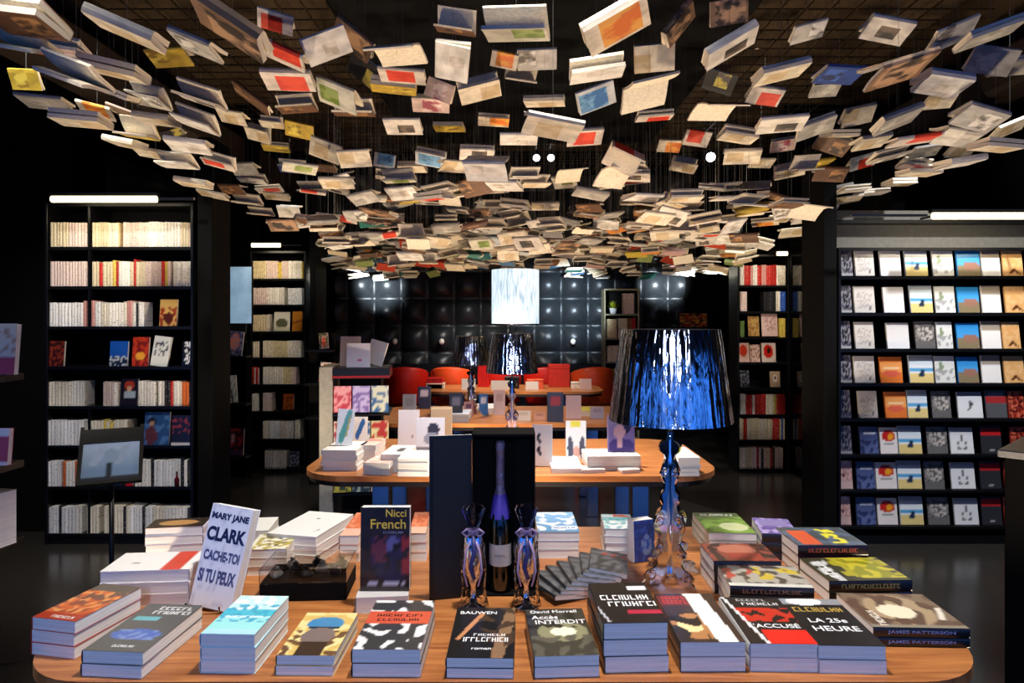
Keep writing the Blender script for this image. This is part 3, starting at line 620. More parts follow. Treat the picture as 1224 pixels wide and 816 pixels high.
def faceout(D, x0, x1, yt, yb, fn, desc, lean=.1, texts=(), group=None, key=None, yaw=0, t=.018, back=.0, roll=0, spine=None, z=None):
    w = (x1-x0)*D/F*.97; l = (yb-yt)*D/F; zz = CH-(yb-HY)*D/F if z is None else z
    cm = pm = None
    if key:
        if key not in FC: FC[key] = (cover_mesh('cover', w, l, t, fn, res=(12, 16), spine=spine), pages_mesh(w, l, t))
        cm, pm = FC[key]
    return upright((x0+x1)/2, yb, D+back, w, l, t, fn, desc, texts, lean=lean, z=zz+.001, cm=cm, pm=pm, group=group, yaw=yaw, roll=roll, spine=spine, res=(12,16))
def bookcase(desc, D, xl, xr, ytop, rows, divs=(), depth=.26, foot=0, th=.018):
    X0, X1 = (xl-CX)*D/F, (xr-CX)*D/F; H = CH-(ytop-HY)*D/F; w = X1-X0
    t = thing('bookcase', desc, 'bookcase', ((X0+X1)/2, D, 0)); h = w/2
    part('side_panel', MB().box(-h, -h+th, -.015, depth, 0, H, bev=.002), M['black'], t)
    part('side_panel', MB().box(h-th, h, -.015, depth, 0, H, bev=.002), M['black'], t)
    part('back_panel', MB().box(-h+th, h-th, depth-.012, depth, 0, H), M['blackm'], t)
    part('top_panel', MB().box(-h+th, h-th, -.015, depth-.012, H-.02, H), M['black'], t)
    part('plinth', MB().box(-h+th, h-th, 0, .02, 0, .055), M['black'], t)
    for yb in rows:
        z = CH-(yb-HY)*D/F
        part('shelf', MB().box(-h+th, h-th, -.012, depth-.012, z-.02, z), M['black'], t)
    zs = [CH-(yb-HY)*D/F for yb in rows]
    for px, a, b_ in divs:
        x = (px-CX)*D/F-(X0+X1)/2
        part('divider', MB().box(x-.008, x+.008, -.005, depth-.012, zs[b_], (H-.02) if a == 0 else zs[a-1]-.02), M['black'], t)
    return t
def tube_light(px0, px1, py, D, desc, back, watt=None, thick=.025, bar=None):
    X0, X1 = (px0-CX)*D/F, (px1-CX)*D/F; z = CH-(py-HY)*D/F; xm = (X0+X1)/2
    t = thing('shelf_light', desc, 'light', (xm, D, z)); h = (X1-X0)/2
    part('tube', MB().tube([(-h, 0, 0), (h, 0, 0)], thick, 14), M['tube'], t, True)
    part('housing', MB().box(-h-.01, h+.01, -.01, .03, thick, thick+.02), M['black'], t)
    for s in (-.7, .7): part('bracket_arm', MB().box(s*h-.006, s*h+.006, .0, back, thick+.002, thick+.014), M['black'], t)
    if bar: part('mounting_bar', MB().box(h, h+bar, 0, .02, -.004, .012), M['steel'], t)
    l = bpy.data.lights.new('tube_area', 'AREA'); l.shape = 'RECTANGLE'; l.size = X1-X0; l.size_y = .05; l.energy = (watt or 8)*.3; l.color = (1, .86, .62)
    o = bpy.data.objects.new('tube_area', l); C.objects.link(o); o.location = (xm, D-.02, z-.03); o.rotation_euler = (math.radians(25), 0, 0)
    return t
# ---- left bookcase
DL = 4.63
rowsL = [295, 342, 390, 438, 485, 532, 581, 637]
bookcase('tall black wall bookcase at left, packed with cream paperbacks', DL, 55, 232, 243, rowsL, [(107, 0, 2), (107, 5, 7)])
cr = ['cream', 'ivory', 'rose', 'sand']; lt = ['ivory', 'white', 'cream']
wl = 'in the %s row of the left bookcase'
NR = ['top', 'second', 'third', 'fourth', 'fifth', 'sixth', 'seventh', 'bottom']
for k, (a, b_, mix) in enumerate([(60,104,cr), (110,143,cr+[('white',.1)]), (147,228,cr+[('red',.03)])]): shelf_row(DL, a, b_, 295, .168, mix, wl % 'top', 10+k)
for k, (a, b_, mix) in enumerate([(60,104,cr+[('red',.04)]), (110,204,cr+[('red',.09), ('yellow',.06)]), (207,229,lt+[('red',.1)])]): shelf_row(DL, a, b_, 342, .17, mix, wl % 'second', 20+k)
for k, (a, b_, mix) in enumerate([(59,103,lt+[('red',.06), ('pink',.08)]), (109,172,lt+[('black',.12), ('pink',.1)])]): shelf_row(DL, a, b_, 390, .168, mix, wl % 'third', 30+k)
shelf_row(DL, 58, 101, 485, .168, lt, wl % 'fifth', 40); shelf_row(DL, 123, 141, 485, .16, cr+[('brown',.1)], wl % 'fifth', 41)
shelf_row(DL, 165, 186, 485, .17, lt, wl % 'fifth', 42); shelf_row(DL, 189, 228, 485, .168, ['ivory', 'red', 'yellow', 'black', 'orange', 'cream'], wl % 'fifth', 47, runs=(1, 2))
shelf_row(DL, 57, 100, 532, .17, lt, wl % 'sixth', 50); shelf_row(DL, 105, 153, 532, .168, lt+[('yellow',.06)], wl % 'sixth', 51)
shelf_row(DL, 57, 73, 581, .175, lt, wl % 'seventh', 60); shelf_row(DL, 75, 98, 581, .17, ['ivory', 'orange', 'green', 'white'], wl % 'seventh', 61, runs=(1, 2)); shelf_row(DL, 161, 224, 581, .178, lt+[('black',.08)], wl % 'seventh', 62)
for k, (a, b_) in enumerate([(58,99), (104,119), (124,224)]): shelf_row(DL, a, b_, 637, .178, lt+[('black',.1)], wl % 'bottom', 70+k)
faceout(DL, 190, 211, 358, 390, art('c8a058', ('n', 4, .0, '8a3018', 0, 0, 1, .7), ('e', .5, .3, .3, .2, '4a1a10')), 'small amber-covered book facing out, third row of left bookcase')
faceout(DL, 58, 76, 408, 438, art('301010', ('n', 5, .05, '8a3020')), 'dark red face-out book at left end of fourth row')
faceout(DL, 130, 152, 408, 438, art('1850a8', ('r', 0, 0, 1, .35, '182840'), ('n', 7, .1, 'c8d0d8', 0, 0, 1, .38)), 'bright blue face-out book in fourth row of left bookcase')
faceout(DL, 157, 177, 403, 438, art('7a1810', ('n', 4, .0, 'c03818'), ('e', .5, .35, .3, .14, 'e8a030')), 'fiery red-orange face-out book beside the blue one')
faceout(DL, 179, 200, 402, 438, art('d8d8d0', ('n', 5, .1, '283038', .1, .3, .9, .9), ('r', 0, 0, 1, .35, 'e0e0d4')), 'pale face-out book tilted right in the fourth row', roll=.12)
faceout(DL, 217, 229, 408, 438, art('101010', ('n', 6, .0, 'e0e0e0', .2, .1, .8, .95)), 'black face-out book with white letters at fourth row end')
faceout(DL, 143, 164, 453, 485, art('181014', ('e', .5, .75, .3, .16, 'a03818'), ('r', .2, .3, .85, .5, '9aa8b0'), ('e', .5, .62, .16, .1, 'c89878')), 'dark face-out book with red-haired head, fifth row')
faceout(DL, 171, 202, 493, 533, art('2a4a78', ('n', 3, .1, '4a70a0'), ('e', .28, .72, .15, .12, '1c1414'), ('e', .28, .64, .1, .08, 'b08868'), ('e', .28, .3, .25, .28, '5c2c2c'), ('r', .0, 0, 1, .06, '1c2838')), 'blue face-out book picturing a standing boy, sixth row')
faceout(DL, 204, 227, 497, 533, art('1c1216', ('n', 6, .15, '8a3030', 0, .4, 1, .9), ('r', 0, 0, 1, .1, 'd8d0d0')), 'dark face-out book with pale foot band, sixth row')
faceout(DL, 150, 158, 560, 581, art('c01828'), 'small crimson booklet standing in the seventh row')
bt2 = thing('small_bottle', 'tiny dark red bottle before cream books, seventh row', 'bottle', (P(211, 581, DL-.01).x, DL-.006, CH-(581-HY)*DL/F+.0005))
part('glass_body', MB().lathe([(.001, 0), (.015, 0), (.016, .05), (.006, .065), (.005, .09), (.001, .091)], 16), mat('dark_red_glass', '5a1018', .1), bt2, True)
part('stopper', MB().lathe([(.001, .091), (.006, .091), (.006, .1), (.001, .1)], 12), M['black'], bt2, True)
tube_light(62, 187, 238, 4.42, 'long tube lamp above the left bookcase', .2, 9, .021, .24)
# ---- second left bookcase
D2 = 6.8
rows2 = [333, 364, 396, 427, 459, 491, 524, 560]
bookcase('narrower black bookcase further back on the left side', D2, 299, 366, 300, rows2, [(311.5, 3, 5)])
w2 = 'in the %s row of the further left bookcase'
shelf_row(D2, 302, 362, 333, .175, cr+[('yellow',.05)], w2 % 'top', 80)
shelf_row(D2, 302, 340, 364, .17, cr, w2 % 'second', 81); shelf_row(D2, 344, 361, 364, .17, lt+[('yellow',.05)], w2 % 'second', 82)
shelf_row(D2, 302, 323, 396, .17, cr, w2 % 'third', 83)
faceout(D2, 327, 346, 373, 396, art('d8d4c0', ('e', .5, .4, .4, .25, '585840'), ('r', 0, 0, 1, .2, 'c0bca0')), 'white face-out book with dark centre, further left bookcase')
faceout(D2, 349, 361, 372, 396, art('c07820', ('l', 0, .4, 1, .55, .04, '7a4010')), 'amber face-out book at the third row end, further left bookcase')
shelf_row(D2, 302, 311, 427, .165, cr, w2 % 'fourth', 84); shelf_row(D2, 314, 360, 427, .165, cr, w2 % 'fourth', 85)
shelf_row(D2, 301, 310, 459, .17, cr+[('red',.1)], w2 % 'fifth', 86); shelf_row(D2, 314, 354, 459, .17, cr+[('black',.05)], w2 % 'fifth', 87)
shelf_row(D2, 301, 310, 491, .17, lt, w2 % 'sixth', 88); shelf_row(D2, 314, 325, 491, .175, ['cream', 'brown', 'rose'], w2 % 'sixth', 89)
faceout(D2, 338, 351, 471, 490, art('6a2c10', ('n', 4, .0, 'a04c1c')), 'rust brown face-out book in the further left bookcase')
shelf_row(D2, 314, 351, 524, .175, lt, w2 % 'seventh', 90); shelf_row(D2, 352, 359, 524, .18, ['orange', 'brown', 'cream'], w2 % 'seventh', 91)
shelf_row(D2, 316, 342, 560, .178, lt, w2 % 'bottom', 92)
faceout(D2, 346, 357, 540, 559, art('141418', ('n', 5, .1, 'a0a0a8')), 'black face-out book with grey marks, bottom row')
tube_light(301, 335, 293, 6.55, 'tube lamp above the further left bookcase', .24, 5, .02, .2)
# ---- right far bookcase
rows3 = [341, 372, 403, 433, 465, 495, 525, 560]
bookcase('narrow black bookcase far back on the right side', D2, 881, 943, 304, rows3)
w3 = 'in the %s row of the far right bookcase'
shelf_row(D2, 885, 939, 341, .205, ['red', 'pink', 'rose', 'ivory', 'red'], w3 % 'top', 100, runs=(1, 3))
shelf_row(D2, 885, 893, 372, .205, cr, w3 % 'second', 101); shelf_row(D2, 913, 939, 372, .2, ['cream', 'rose', 'yellow', 'blue', 'ivory', 'black'], w3 % 'second', 102, runs=(1, 3))
shelf_row(D2, 885, 890, 403, .17, ['green', 'black'], w3 % 'third', 103); shelf_row(D2, 932, 939, 403, .19, ['yellow', 'cream'], w3 % 'third', 104)
faceout(D2, 895, 908, 378, 402, art('b89050', ('n', 4, .1, '8a6030')), 'tan face-out book in the far right bookcase')
faceout(D2, 911, 930, 375, 402, art('e0bcb0', ('n', 8, .1, 'b08078', .1, .2, .9, .9)), 'pale pink face-out book in the far right bookcase')
faceout(D2, 884, 896, 410, 433, art('e8c0b0', ('e', .4, .6, .4, .3, 'e04020')), 'white face-out book with red spot, fourth row far right')
faceout(D2, 897, 909, 412, 433, art('d8b8a8', ('n', 5, .1, '906050')), 'beige face-out book in the fourth row far right')
faceout(D2, 911, 928, 410, 433, art('d8c0b0', ('e', .45, .55, .35, .35, 'c82010'), ('e', .5, .6, .14, .16, '301010')), 'face-out book with large red figure, fourth row')
faceout(D2, 921, 933, 444, 463, art('b89878', ('e', .5, .55, .25, .25, 'e8dcc8'), ('e', .5, .6, .1, .12, '604030')), 'tan face-out book with pale disc, fifth row')
faceout(D2, 885, 896, 443, 463, art('101012', ('n', 5, .1, '707078')), 'black face-out book in the fifth row far right')
shelf_row(D2, 885, 939, 495, .2, ['ivory', 'red', 'red', 'cream', ('yellow', .05)], w3 % 'sixth', 106, runs=(1, 3))
shelf_row(D2, 884, 939, 525, .21, ['ivory', 'cream', 'red', 'sand', ('blue', .06)], w3 % 'seventh', 107, runs=(1, 3))
shelf_row(D2, 884, 936, 560, .21, ['rose', 'ivory', 'sand', ('black', .1), ('red', .05)], w3 % 'bottom', 108, runs=(1, 3))
tube_light(929, 941, 303, 6.5, 'short end lamp above the far right bookcase', .24, 3, .02)
# ---- right display wall of face-out books
DR = 4.63
rowsR = [330, 374, 417, 458, 500, 543, 585, 628]
t = bookcase('wide black display bookcase of face-out books on the right', DR, 1001, 1330, 296, rowsR)
X0, X1 = (1001-CX)*DR/F, (1330-CX)*DR/F
part('header_board', MB().box(-(X1-X0)/2, (X1-X0)/2, .2, .24, CH-(296-HY)*DR/F, CH-(246-HY)*DR/F), mat('taupe_header_board', '6a665c', .6), t)
part('picture_rail', MB().box(-(X1-X0)/2, (X1-X0)/2, .1, .2, CH-(264-HY)*DR/F, CH-(260-HY)*DR/F), M['black'], t)
A = dict(
 photo=(art('484450', ('e', .5, .5, .3, .35, '1c1c24'), ('n', 5, .1, '8a8890'), ('r', 0, 0, 1, .12, 'a8a8a8')), 'dark portrait'),
 letter=(art('d4cec6', ('n', 9, .0, 'b8aea8', .1, .15, .9, .8), ('l', .75, .1, .78, .2, .03, '403838')), 'greyish-white text'),
 snow=(art('dcd8d4', ('g', .8, .0, 'f0f0f2'), ('r', .1, .08, .95, .12, '707078')), 'plain off-white'),
 beach=(art('dce8ee', ('g', .75, .55, 'f2f4f4'), ('r', 0, .38, 1, .52, '58a8d8'), ('r', 0, 0, 1, .36, 'e8d088'), ('e', .55, .4, .06, .12, '20344c'), ('e', .5, .28, .14, .05, '20344c'), ('r', 0, .85, 1, 1, 'a8b0b4')), 'beach picture'),
 mist=(art('e4e4de', ('e', .3, .6, .12, .2, '8a9a7a'), ('n', 4, .1, 'a8a8a8', 0, .1, 1, .5)), 'misty sketch'),
 sky=(art('2888d0', ('g', 1, .5, '48a0e0'), ('r', 0, 0, 1, .4, '8a7a5c'), ('e', .6, .4, .35, .16, '9a7060')), 'blue sky'),
 half=(art('f4f0ea', ('r', 0, .68, 1, 1, 'a89a88'), ('r', 0, .7, 1, .72, '6a5a4c'), ('r', 0, .84, 1, .87, 'e8e0d4')), 'half taupe, half white'),
 peach=(art('e0a868', ('n', 4, .1, 'e8b880'), ('l', .35, .1, .55, .25, .04, '5a2c18'), ('l', .55, .25, .8, .08, .04, '5a2c18')), 'peach desert'),
 orange=(art('e07830', ('r', 0, .4, 1, .8, 'f0a058'), ('r', .15, .55, .85, .6, 'f8d8a8'), ('e', .5, .35, .4, .12, 'd86048')), 'orange sunset'),
 wreck=(art('54504e', ('n', 4, .0, '8a8480'), ('n', 7, .1, 'c8c0b8', .1, .3, .9, .8), ('r', 0, 0, 1, .3, '6a6866')), 'grey rubble'),
 figure=(art('eeeeee', ('r', 0, .86, 1, 1, 'a0a0a0'), ('e', .5, .5, .08, .14, '404040'), ('l', .4, .3, .6, .55, .03, '404040')), 'white with running figure'),
 ring=(art('eeeeee', ('g', .7, 1.1, '7a7a7a'), ('e', .5, .32, .24, .19, '606060'), ('e', .5, .32, .18, .14, 'eaeaea'), ('e', .48, .62, .06, .13, '404040')), 'white with ring'),
 graybar=(art('58585c', ('r', 0, .55, 1, .75, 'b03030'), ('r', .1, .8, .9, .9, '8a8a8c')), 'grey with red bar'),
 redbar=(art('303034', ('r', .0, .68, 1, .9, 'c02020'), ('r', .35, .12, .6, .18, 'a0a0a0')), 'black with red bar'),
 redpic=(art('a03020', ('n', 4, .0, 'd8684c'), ('n', 7, .1, '40100c')), 'red pictured'),
 dusk=(art('3c4870', ('g', .9, .2, '5c6898'), ('r', .2, .7, .85, .76, 'd8dce8'), ('n', 4, .1, '283058', 0, 0, 1, .5)), 'twilight blue'),
 sun=(art('ece4e0', ('e', .5, .68, .4, .22, 'c82418'), ('e', .62, .65, .16, .14, 'f0a020'), ('r', .2, .35, .8, .4, '888888')), 'white with red sun'),
 rosepic=(art('b88a80', ('e', .3, .45, .25, .06, '4a2420'), ('n', 4, .15, 'd8b0a4'), ('r', 0, 0, 1, .25, 'c8a8a0')), 'dusty rose'))
grid = [
 [(1006,1020,'photo'),(1023,1046,'letter'),(1053,1078,'snow'),(1083,1110,'beach'),(1116,1141,'mist'),(1145,1173,'sky'),(1175,1197,'half'),(1200,1224,'peach')],
 [(1006,1019,'photo'),(1022,1047,'letter'),(1057,1082,'snow'),(1089,1116,'beach'),(1119,1143,'mist'),(1146,1172,'sky'),(1175,1198,'half'),(1203,1227,'peach')],
 [(1005,1018,'photo'),(1023,1046,'letter'),(1061,1088,'snow'),(1095,1119,'wreck'),(1121,1140,'mist'),(1145,1172,'sky'),(1175,1198,'half'),(1200,1221,'peach')],
 [(1005,1019,'photo'),(1022,1047,'letter'),(1053,1080,'orange'),(1088,1117,'beach'),(1119,1143,'mist'),(1146,1171,'sky'),(1175,1198,'half'),(1202,1226,'peach')],
 [(1004,1018,'photo'),(1027,1050,'letter'),(1059,1085,'orange'),(1086,1110,'beach'),(1115,1138,'wreck'),(1146,1176,'figure'),(1180,1205,'graybar'),(1207,1226,'redpic')],
 [(1004,1019,'photo'),(1029,1051,'dusk'),(1053,1074,'sun'),(1075,1103,'beach'),(1109,1134,'wreck'),(1137,1165,'ring'),(1174,1199,'redbar'),(1210,1230,'redpic')],
 [(1003,1020,'rosepic'),(1025,1047,'dusk'),(1048,1073,'sun'),(1074,1103,'beach'),(1106,1130,'wreck'),(1138,1167,'ring'),(1173,1198,'redbar'),(1202,1226,'redpic')],
 [(1003,1018,'rosepic'),(1025,1048,'dusk'),(1050,1074,'sun'),(1077,1105,'beach'),(1110,1136,'wreck'),(1142,1171,'ring'),(1175,1199,'redbar'),(1202,1226,'redpic')]]
for r_, row in enumerate(grid):
    for k, (a, b_, key) in enumerate(row):
        fn, dn = A[key]; yb = rowsR[r_]
        faceout(DR, a, b_, yb-33+(k*7+r_*3) % 3, yb, fn, '%s cover, face-out book in %s row of right display' % (dn, NR[r_]), key=(key, b_-a), lean=.14, back=.01, group=None, yaw=0, z=CH-(yb-HY)*DR/F)
tube_light(1115, 1262, 258, 4.3, 'long tube lamp above the right display bookcase', .32, 11, .021)
part('mounting_bar', MB().box(-.9, -.42, 0, .02, -.004, .012), M['steel'], [o for o in bpy.data.objects if o.get('label','').startswith('long tube lamp above the right')][0])
# ================================================================ glossy black partitions
for k, (x0, x1, y0, y1) in enumerate(((-3.06, -2.97, 5.0, 6.78), (-2.12, -2.02, 4.6, 4.9), (-1.985, -1.93, 6.7, 7.1), (2.76, 2.85, 4.95, 6.78), (2.1, 2.19, 4.6, 4.95))):
    struct('trim_%d' % (k+5), MB().box(x0, x1, y0, y1, 0, 2.75, bev=.004), M['gloss'] if k in (0, 3) else M['blackm'])
struct('trim_10', MB().box(-4.3, -2.66, 6.78+.3, 7.2, 0, ZC), M['blackm'])
struct('trim_11', MB().box(2.8, 4.3, 6.78+.3, 7.2, 0, ZC), M['blackm'])
struct('trim_12', MB().box(-4.3, -3.2, 4.9, 5.0, 0, ZC), M['blackm'])
# screen left of the further bookcase, room reflection painted as blue colour and emission
scm = mat('painted_room_reflection', '8aa0b4', .15, var=.5, scale=5, emit='7090a8', estr=.8)
s_ = thing('painted_reflection_screen', 'wall screen with painted pale blue room reflection between the two left bookcases', 'screen', ((279-CX)*6.6/F, 6.6, CH-(385-HY)*6.6/F))
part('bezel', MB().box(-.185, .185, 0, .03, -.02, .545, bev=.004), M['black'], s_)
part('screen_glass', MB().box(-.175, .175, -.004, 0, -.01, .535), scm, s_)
part('stand_column', MB().box(-.12, .12, .0, .03, CH*-1+.05, -.02), M['black'], s_)
DS = 6.5
led = thing('wall_ledge', 'black stepped ledge holding three books below the screen', 'shelf', ((279-CX)*DS/F, DS, 0))
for yb in (425, 482, 545): part('ledge', MB().box(-.13, .13, -.03, .1, CH-(yb-HY)*DS/F-.02, CH-(yb-HY)*DS/F), M['black'], led)
part('back_board', MB().box(-.13, .13, .1, .12, 0, 1.3), M['blackm'], led)
faceout(DS, 269, 289, 396, 424.5, art('383858', ('e', .5, .55, .3, .35, 'b06858'), ('n', 5, .15, '707090')), 'face-out book with reddish portrait on the upper wall ledge', roll=.08)
faceout(DS, 269, 284, 449, 481.5, art('c0c0bc', ('l', .3, .9, .6, .1, .12, '404448'), ('n', 5, .1, '888c88')), 'grey and white face-out book tilted on middle wall ledge', roll=-.1)
faceout(DS, 266, 291, 512, 544.5, art('1c1014', ('n', 4, .1, '802028'), ('r', .4, .5, .55, .8, '9a7080'), ('r', 0, .05, 1, .15, '38284c')), 'dark crimson face-out book on the lowest wall ledge')
# leaning black display box with the misty blue picture, on a floor stand
D3 = 3.1
st = thing('display_stand', 'slim black floor stand before the left bookcase', 'stand', ((121-CX)*D3/F, D3+.08, 0))
zb = CH-(580-HY)*D3/F
part('pole', MB().tube([(0, 0, .02), (0, 0, zb+.02)], .011, 12), M['black'], st, True)
part('base', MB().lathe([(.001, 0), (.15, 0), (.15, .012), (.02, .02), (.001, .02)], 32), M['black'], st, True)
part('tray', MB().box(-.03, .10, -.09, .03, zb+.0, zb+.015), M['black'], st)
m4 = Matrix.Translation(((135-CX)*D3/F, D3-.03, zb+.02)) @ rz4(.45) @ Matrix.Rotation(-.7, 4, 'X')
ds = thing('picture_case', 'open black case framing a misty blue picture on slim stand', 'display box'); ds.matrix_world = m4
shear = .0
part('frame', MB().box(-.13, -.115, 0, .025, 0, .30).box(.115, .13, 0, .025, 0, .30).box(-.115, .115, 0, .025, 0, .015).box(-.115, .115, .015, .025, .015, .285).box(-.115, .115, 0, .025, .215, .285), M['black'], ds)
mist = art('7a98b8', ('g', .3, 1, 'b8cce8'), ('l', .2, .5, .35, .85, .08, 'a8bcd4'), ('l', .62, .5, .75, .85, .08, 'a0b4cc'), ('l', .45, .0, .5, .55, .05, '182838'), ('l', .5, .55, .5, .75, .1, '90a8c4'), ('r', 0, 0, 1, .12, '182434'))
ink = []; q = MB(); q.grid(20, 20, lambda u, v: (-.114+.228*u, .0145, .016+.198*v))
for j in range(21):
    for i in range(21): ink.append(mist(i/20, j/20))
link('picture', q.mesh('picture', M['print'], False, ink), ds)
ds.rotation_mode = 'XYZ'
# near-left rack (only its right edge shows) and the counter corner at right
rk = thing('display_rack', 'black display rack cut off by the left picture edge', 'display rack', (-1.62, 2.0, 0))
part('end_panel', MB().box(-.25, .06, .05, .07, 0, 1.75), M['blackm'], rk)
part('side_panel', MB().box(-.27, -.25, -.2, .3, 0, 1.75), M['black'], rk)
for z in (1.36, 1.10, .87): part('shelf', MB().box(-.25, .155, -.1, .05, z-.02, z), M['black'], rk)
faceout(1.95, -26, 17, 385, 446, art('c8c0b0', ('r', 0, 0, 1, .32, 'a02028'), ('n', 6, .1, 'a8886c', 0, .4, 1, .9)), 'cream and red covered book on rack top, cut by left edge', z=1.361, lean=.1)
faceout(1.95, -32, 9, 502, 546, art('b83038', ('r', 0, .8, 1, 1, 'e8e0d8'), ('r', 0, 0, 1, .08, 'e8d8d0')), 'red book on middle rack shelf, cut by left edge', z=1.101, lean=.1)
stack2 = book(.15, .16, .155, art('b8b4ac'), 'thick white paper block on lowest rack shelf, cut by left edge', Matrix.Translation((-1.535, 1.93, .8705)) @ rz4(-.2), name='paper_block', back='e8e8e4')
ct = thing('counter', 'grey-topped black counter corner at the right picture edge', 'counter', (2.36, 2.75, 0), .75)
part('body', MB().box(-.26, .26, -.26, .26, 0, .965, bev=.004), M['blackm'], ct)
part('worktop', MB().box(-.28, .28, -.28, .28, .965, .995, bev=.004), M['grey'], ct)
# ================================================================ middle table (second): stacks and upright books
PW = art('f4f2ee', ('n', 6, .2, 'dcd8d0'))
def blockstack(x0, x1, yt, yf, n, t, fn, desc, mode='p', z0=TZ, spine='f0eeea', skew=0):
    """x0..x1 front edge of the top cover, yf front row, yt back row, in pixels"""
    stack([(x0, yf), (x1, yf), (x1+skew-(x1-CX)*.09, yt), (x0+skew-(x0-CX)*.09, yt)], n, t, fn, desc, (), spine, mode, z0, res=(10, 12), jit=.006)
blockstack(383, 425, 527, 538, 4, .026, PW, 'white paperback at the left end of the middle table')
blockstack(428, 448, 524, 532, 4, .026, art('f0c8b8', ('r', .1, .6, .9, .9, 'd86848')), 'cream and coral paperback behind the white left pile')
blockstack(430, 463, 545, 553, 2, .03, art('e8b8a8', ('n', 4, .1, 'f0d8cc')), 'pale salmon paperback on the front edge of middle table', skew=6)
blockstack(453, 484, 532, 543, 3, .03, art('f4f4f2', ('e', .6, .5, .2, .2, '404040')), 'white paperback with dark mark, left of the gift box', skew=4)
blockstack(474, 511, 538, 548, 4, .022, PW, 'plain white paperback right beside the gift box')
p3 = lambda y, z=TZ: (CH-z)*F/(y-HY)
upright(411, 538, 3.6, .085, .19, .02, art('f0f0ea', ('l', .3, .2, .7, .85, .16, '3a9a88'), ('l', .6, .3, .75, .8, .05, 'b8a020')), 'white book with green slanted figure atop the left white pile', z=TZ+.1048, yaw=.2, lean=.15, roll=.08)
upright(488, 530, 4.1, .125, .225, .02, art('ccc4c4', ('e', .7, .3, .05, .06, '605858')), 'plain pale grey upright book on the middle table', spine='c8c4c4')
upright(514, 540, 3.95, .165, .20, .02, art('d8dce4', ('e', .62, .66, .2, .2, '2c2c3c'), ('e', .55, .4, .28, .18, '9098a8'), ('r', 0, 0, 1, .15, '787c88')), 'upright white book with dark-haired head drawing on middle table', lean=.1)
upright(527, 512, 4.2, .13, .23, .035, art('a08868', ('r', .05, .93, .95, .98, 'c8b088')), 'upright tan book behind the dark-haired head book', z=TZ)
upright(648, 570, 3.58, .105, .215, .022, art('f2efe6', ('l', .35, .75, .25, .68, .05, '202020'), ('l', .25, .68, .4, .58, .05, '202020'), ('l', .38, .45, .25, .38, .05, '202020'), ('l', .25, .38, .42, .28, .05, '202020')), 'upright cream book with two black curls right of the gift box', yaw=-.1, spine='f4f2ec')
upright(689, 545, 3.75, .11, .21, .02, art('f4f4f0', ('r', .2, .85, .7, 1, 'e0d040'), ('e', .2, .3, .14, .3, '505060'), ('e', .8, .3, .14, .3, '505060'), ('e', .5, .2, .15, .15, 'e0b0a0')), 'upright white book with yellow tab and two grey figures', z=TZ, lean=.1)
upright(743, 540, 3.58, .14, .19, .02, art('8a78b0', ('g', .6, 1, 'b0a8c8'), ('e', .62, .68, .26, .2, '281c34'), ('e', .42, .55, .22, .2, 'd8a8b0'), ('e', .5, .15, .5, .22, '503c80'), ('l', .45, .2, .45, .4, .1, 'd8a8b0')), 'upright violet book with portrait of a short-haired person', z=TZ+.0755, lean=.1)
blockstack(703, 768, 536, 545, 3, .025, PW, 'broad white paperback under the violet portrait book', skew=0)
blockstack(660, 697, 545, 560, 1, .022, art('ecf0f4', ('n', 4, .0, 'b8d0e4')), 'thin bluish white paperback on the middle table front')
blockstack(697, 726, 556, 561, 1, .018, art('f0d8c8'), 'thin peach paperback on the middle table front')
blockstack(745, 769, 557, 561, 1, .018, art('f4ead8'), 'thin cream paperback below the broad white pile')
blockstack(812, 838, 534, 547, 5, .018, art('d8e0ec', ('n', 4, .1, 'f4f4f8')), 'pale bluish paperback at right end of the middle table')
def openbook(cx, cy, D, z, w, l, desc, ang=2.6, curv=.5, rz=0, t=.03):
    return (cx, cy, D, z, w, l, desc, ang, curv, rz, t)
# ---- third table, small upright books and piles
rr = random.Random(5)
for (x, yb, D, w, h, c1, c2, ds) in [
    (578, 487, 5.5, .07, .17, '3878b8', 'e8e8e8', 'upright blue book left of the middle lamp on third table'),
    (597, 487, 5.5, .09, .20, 'e0c8c0', 'c8a8a0', 'upright pale pink book left of the middle lamp stem'),
    (625, 496, 5.2, .12, .075, 'f0e4d0', 'e0d0b0', 'low upright cream card on the third table'),
    (645, 496, 5.22, .085, .06, 'e0a888', 'c88868', 'low upright salmon card on the third table'),
    (664, 500, 5.15, .12, .22, '343a48', 'b03028', 'upright slate book with red lettering block on third table'),
    (686, 492, 5.3, .115, .18, 'e4c4bc', 'e4c4bc', 'upright plain pink book on the third table'),
    (714, 493, 5.3, .10, .09, 'b0a8b4', '989098', 'low grey-lilac upright card on the third table'),
    (489, 496, 5.2, .10, .2, 'c8c4c0', 'b0aca8', 'upright pale grey book left on the third table'),
    (507, 476, 5.9, .11, .19, '2c2c44', 'c8b8c0', 'upright dark blue portrait book left on the third table'),
    (545, 497, 5.2, .10, .21, '3a3840', '8a8890', 'upright charcoal book behind the tan one'),
    (560, 493, 5.4, .07, .12, 'c89088', '703848', 'small upright pinkish card near the hidden lamp')]:
    upright(x, yb, D, w, h, .018, art(c1, ('r', .15, .55, .85, .8, c2)), ds, lean=.08, res=(8, 10))
blockstack(532, 560, 489, 495, 3, .02, art('d8dce8'), 'bluish white paperback left on the third table')
blockstack(566, 590, 482, 488, 2, .02, art('f0ece4'), 'cream paperback behind the middle lamp')
blockstack(690, 716, 486, 491, 2, .02, art('d8c030'), 'yellow covered paperback on the third table')
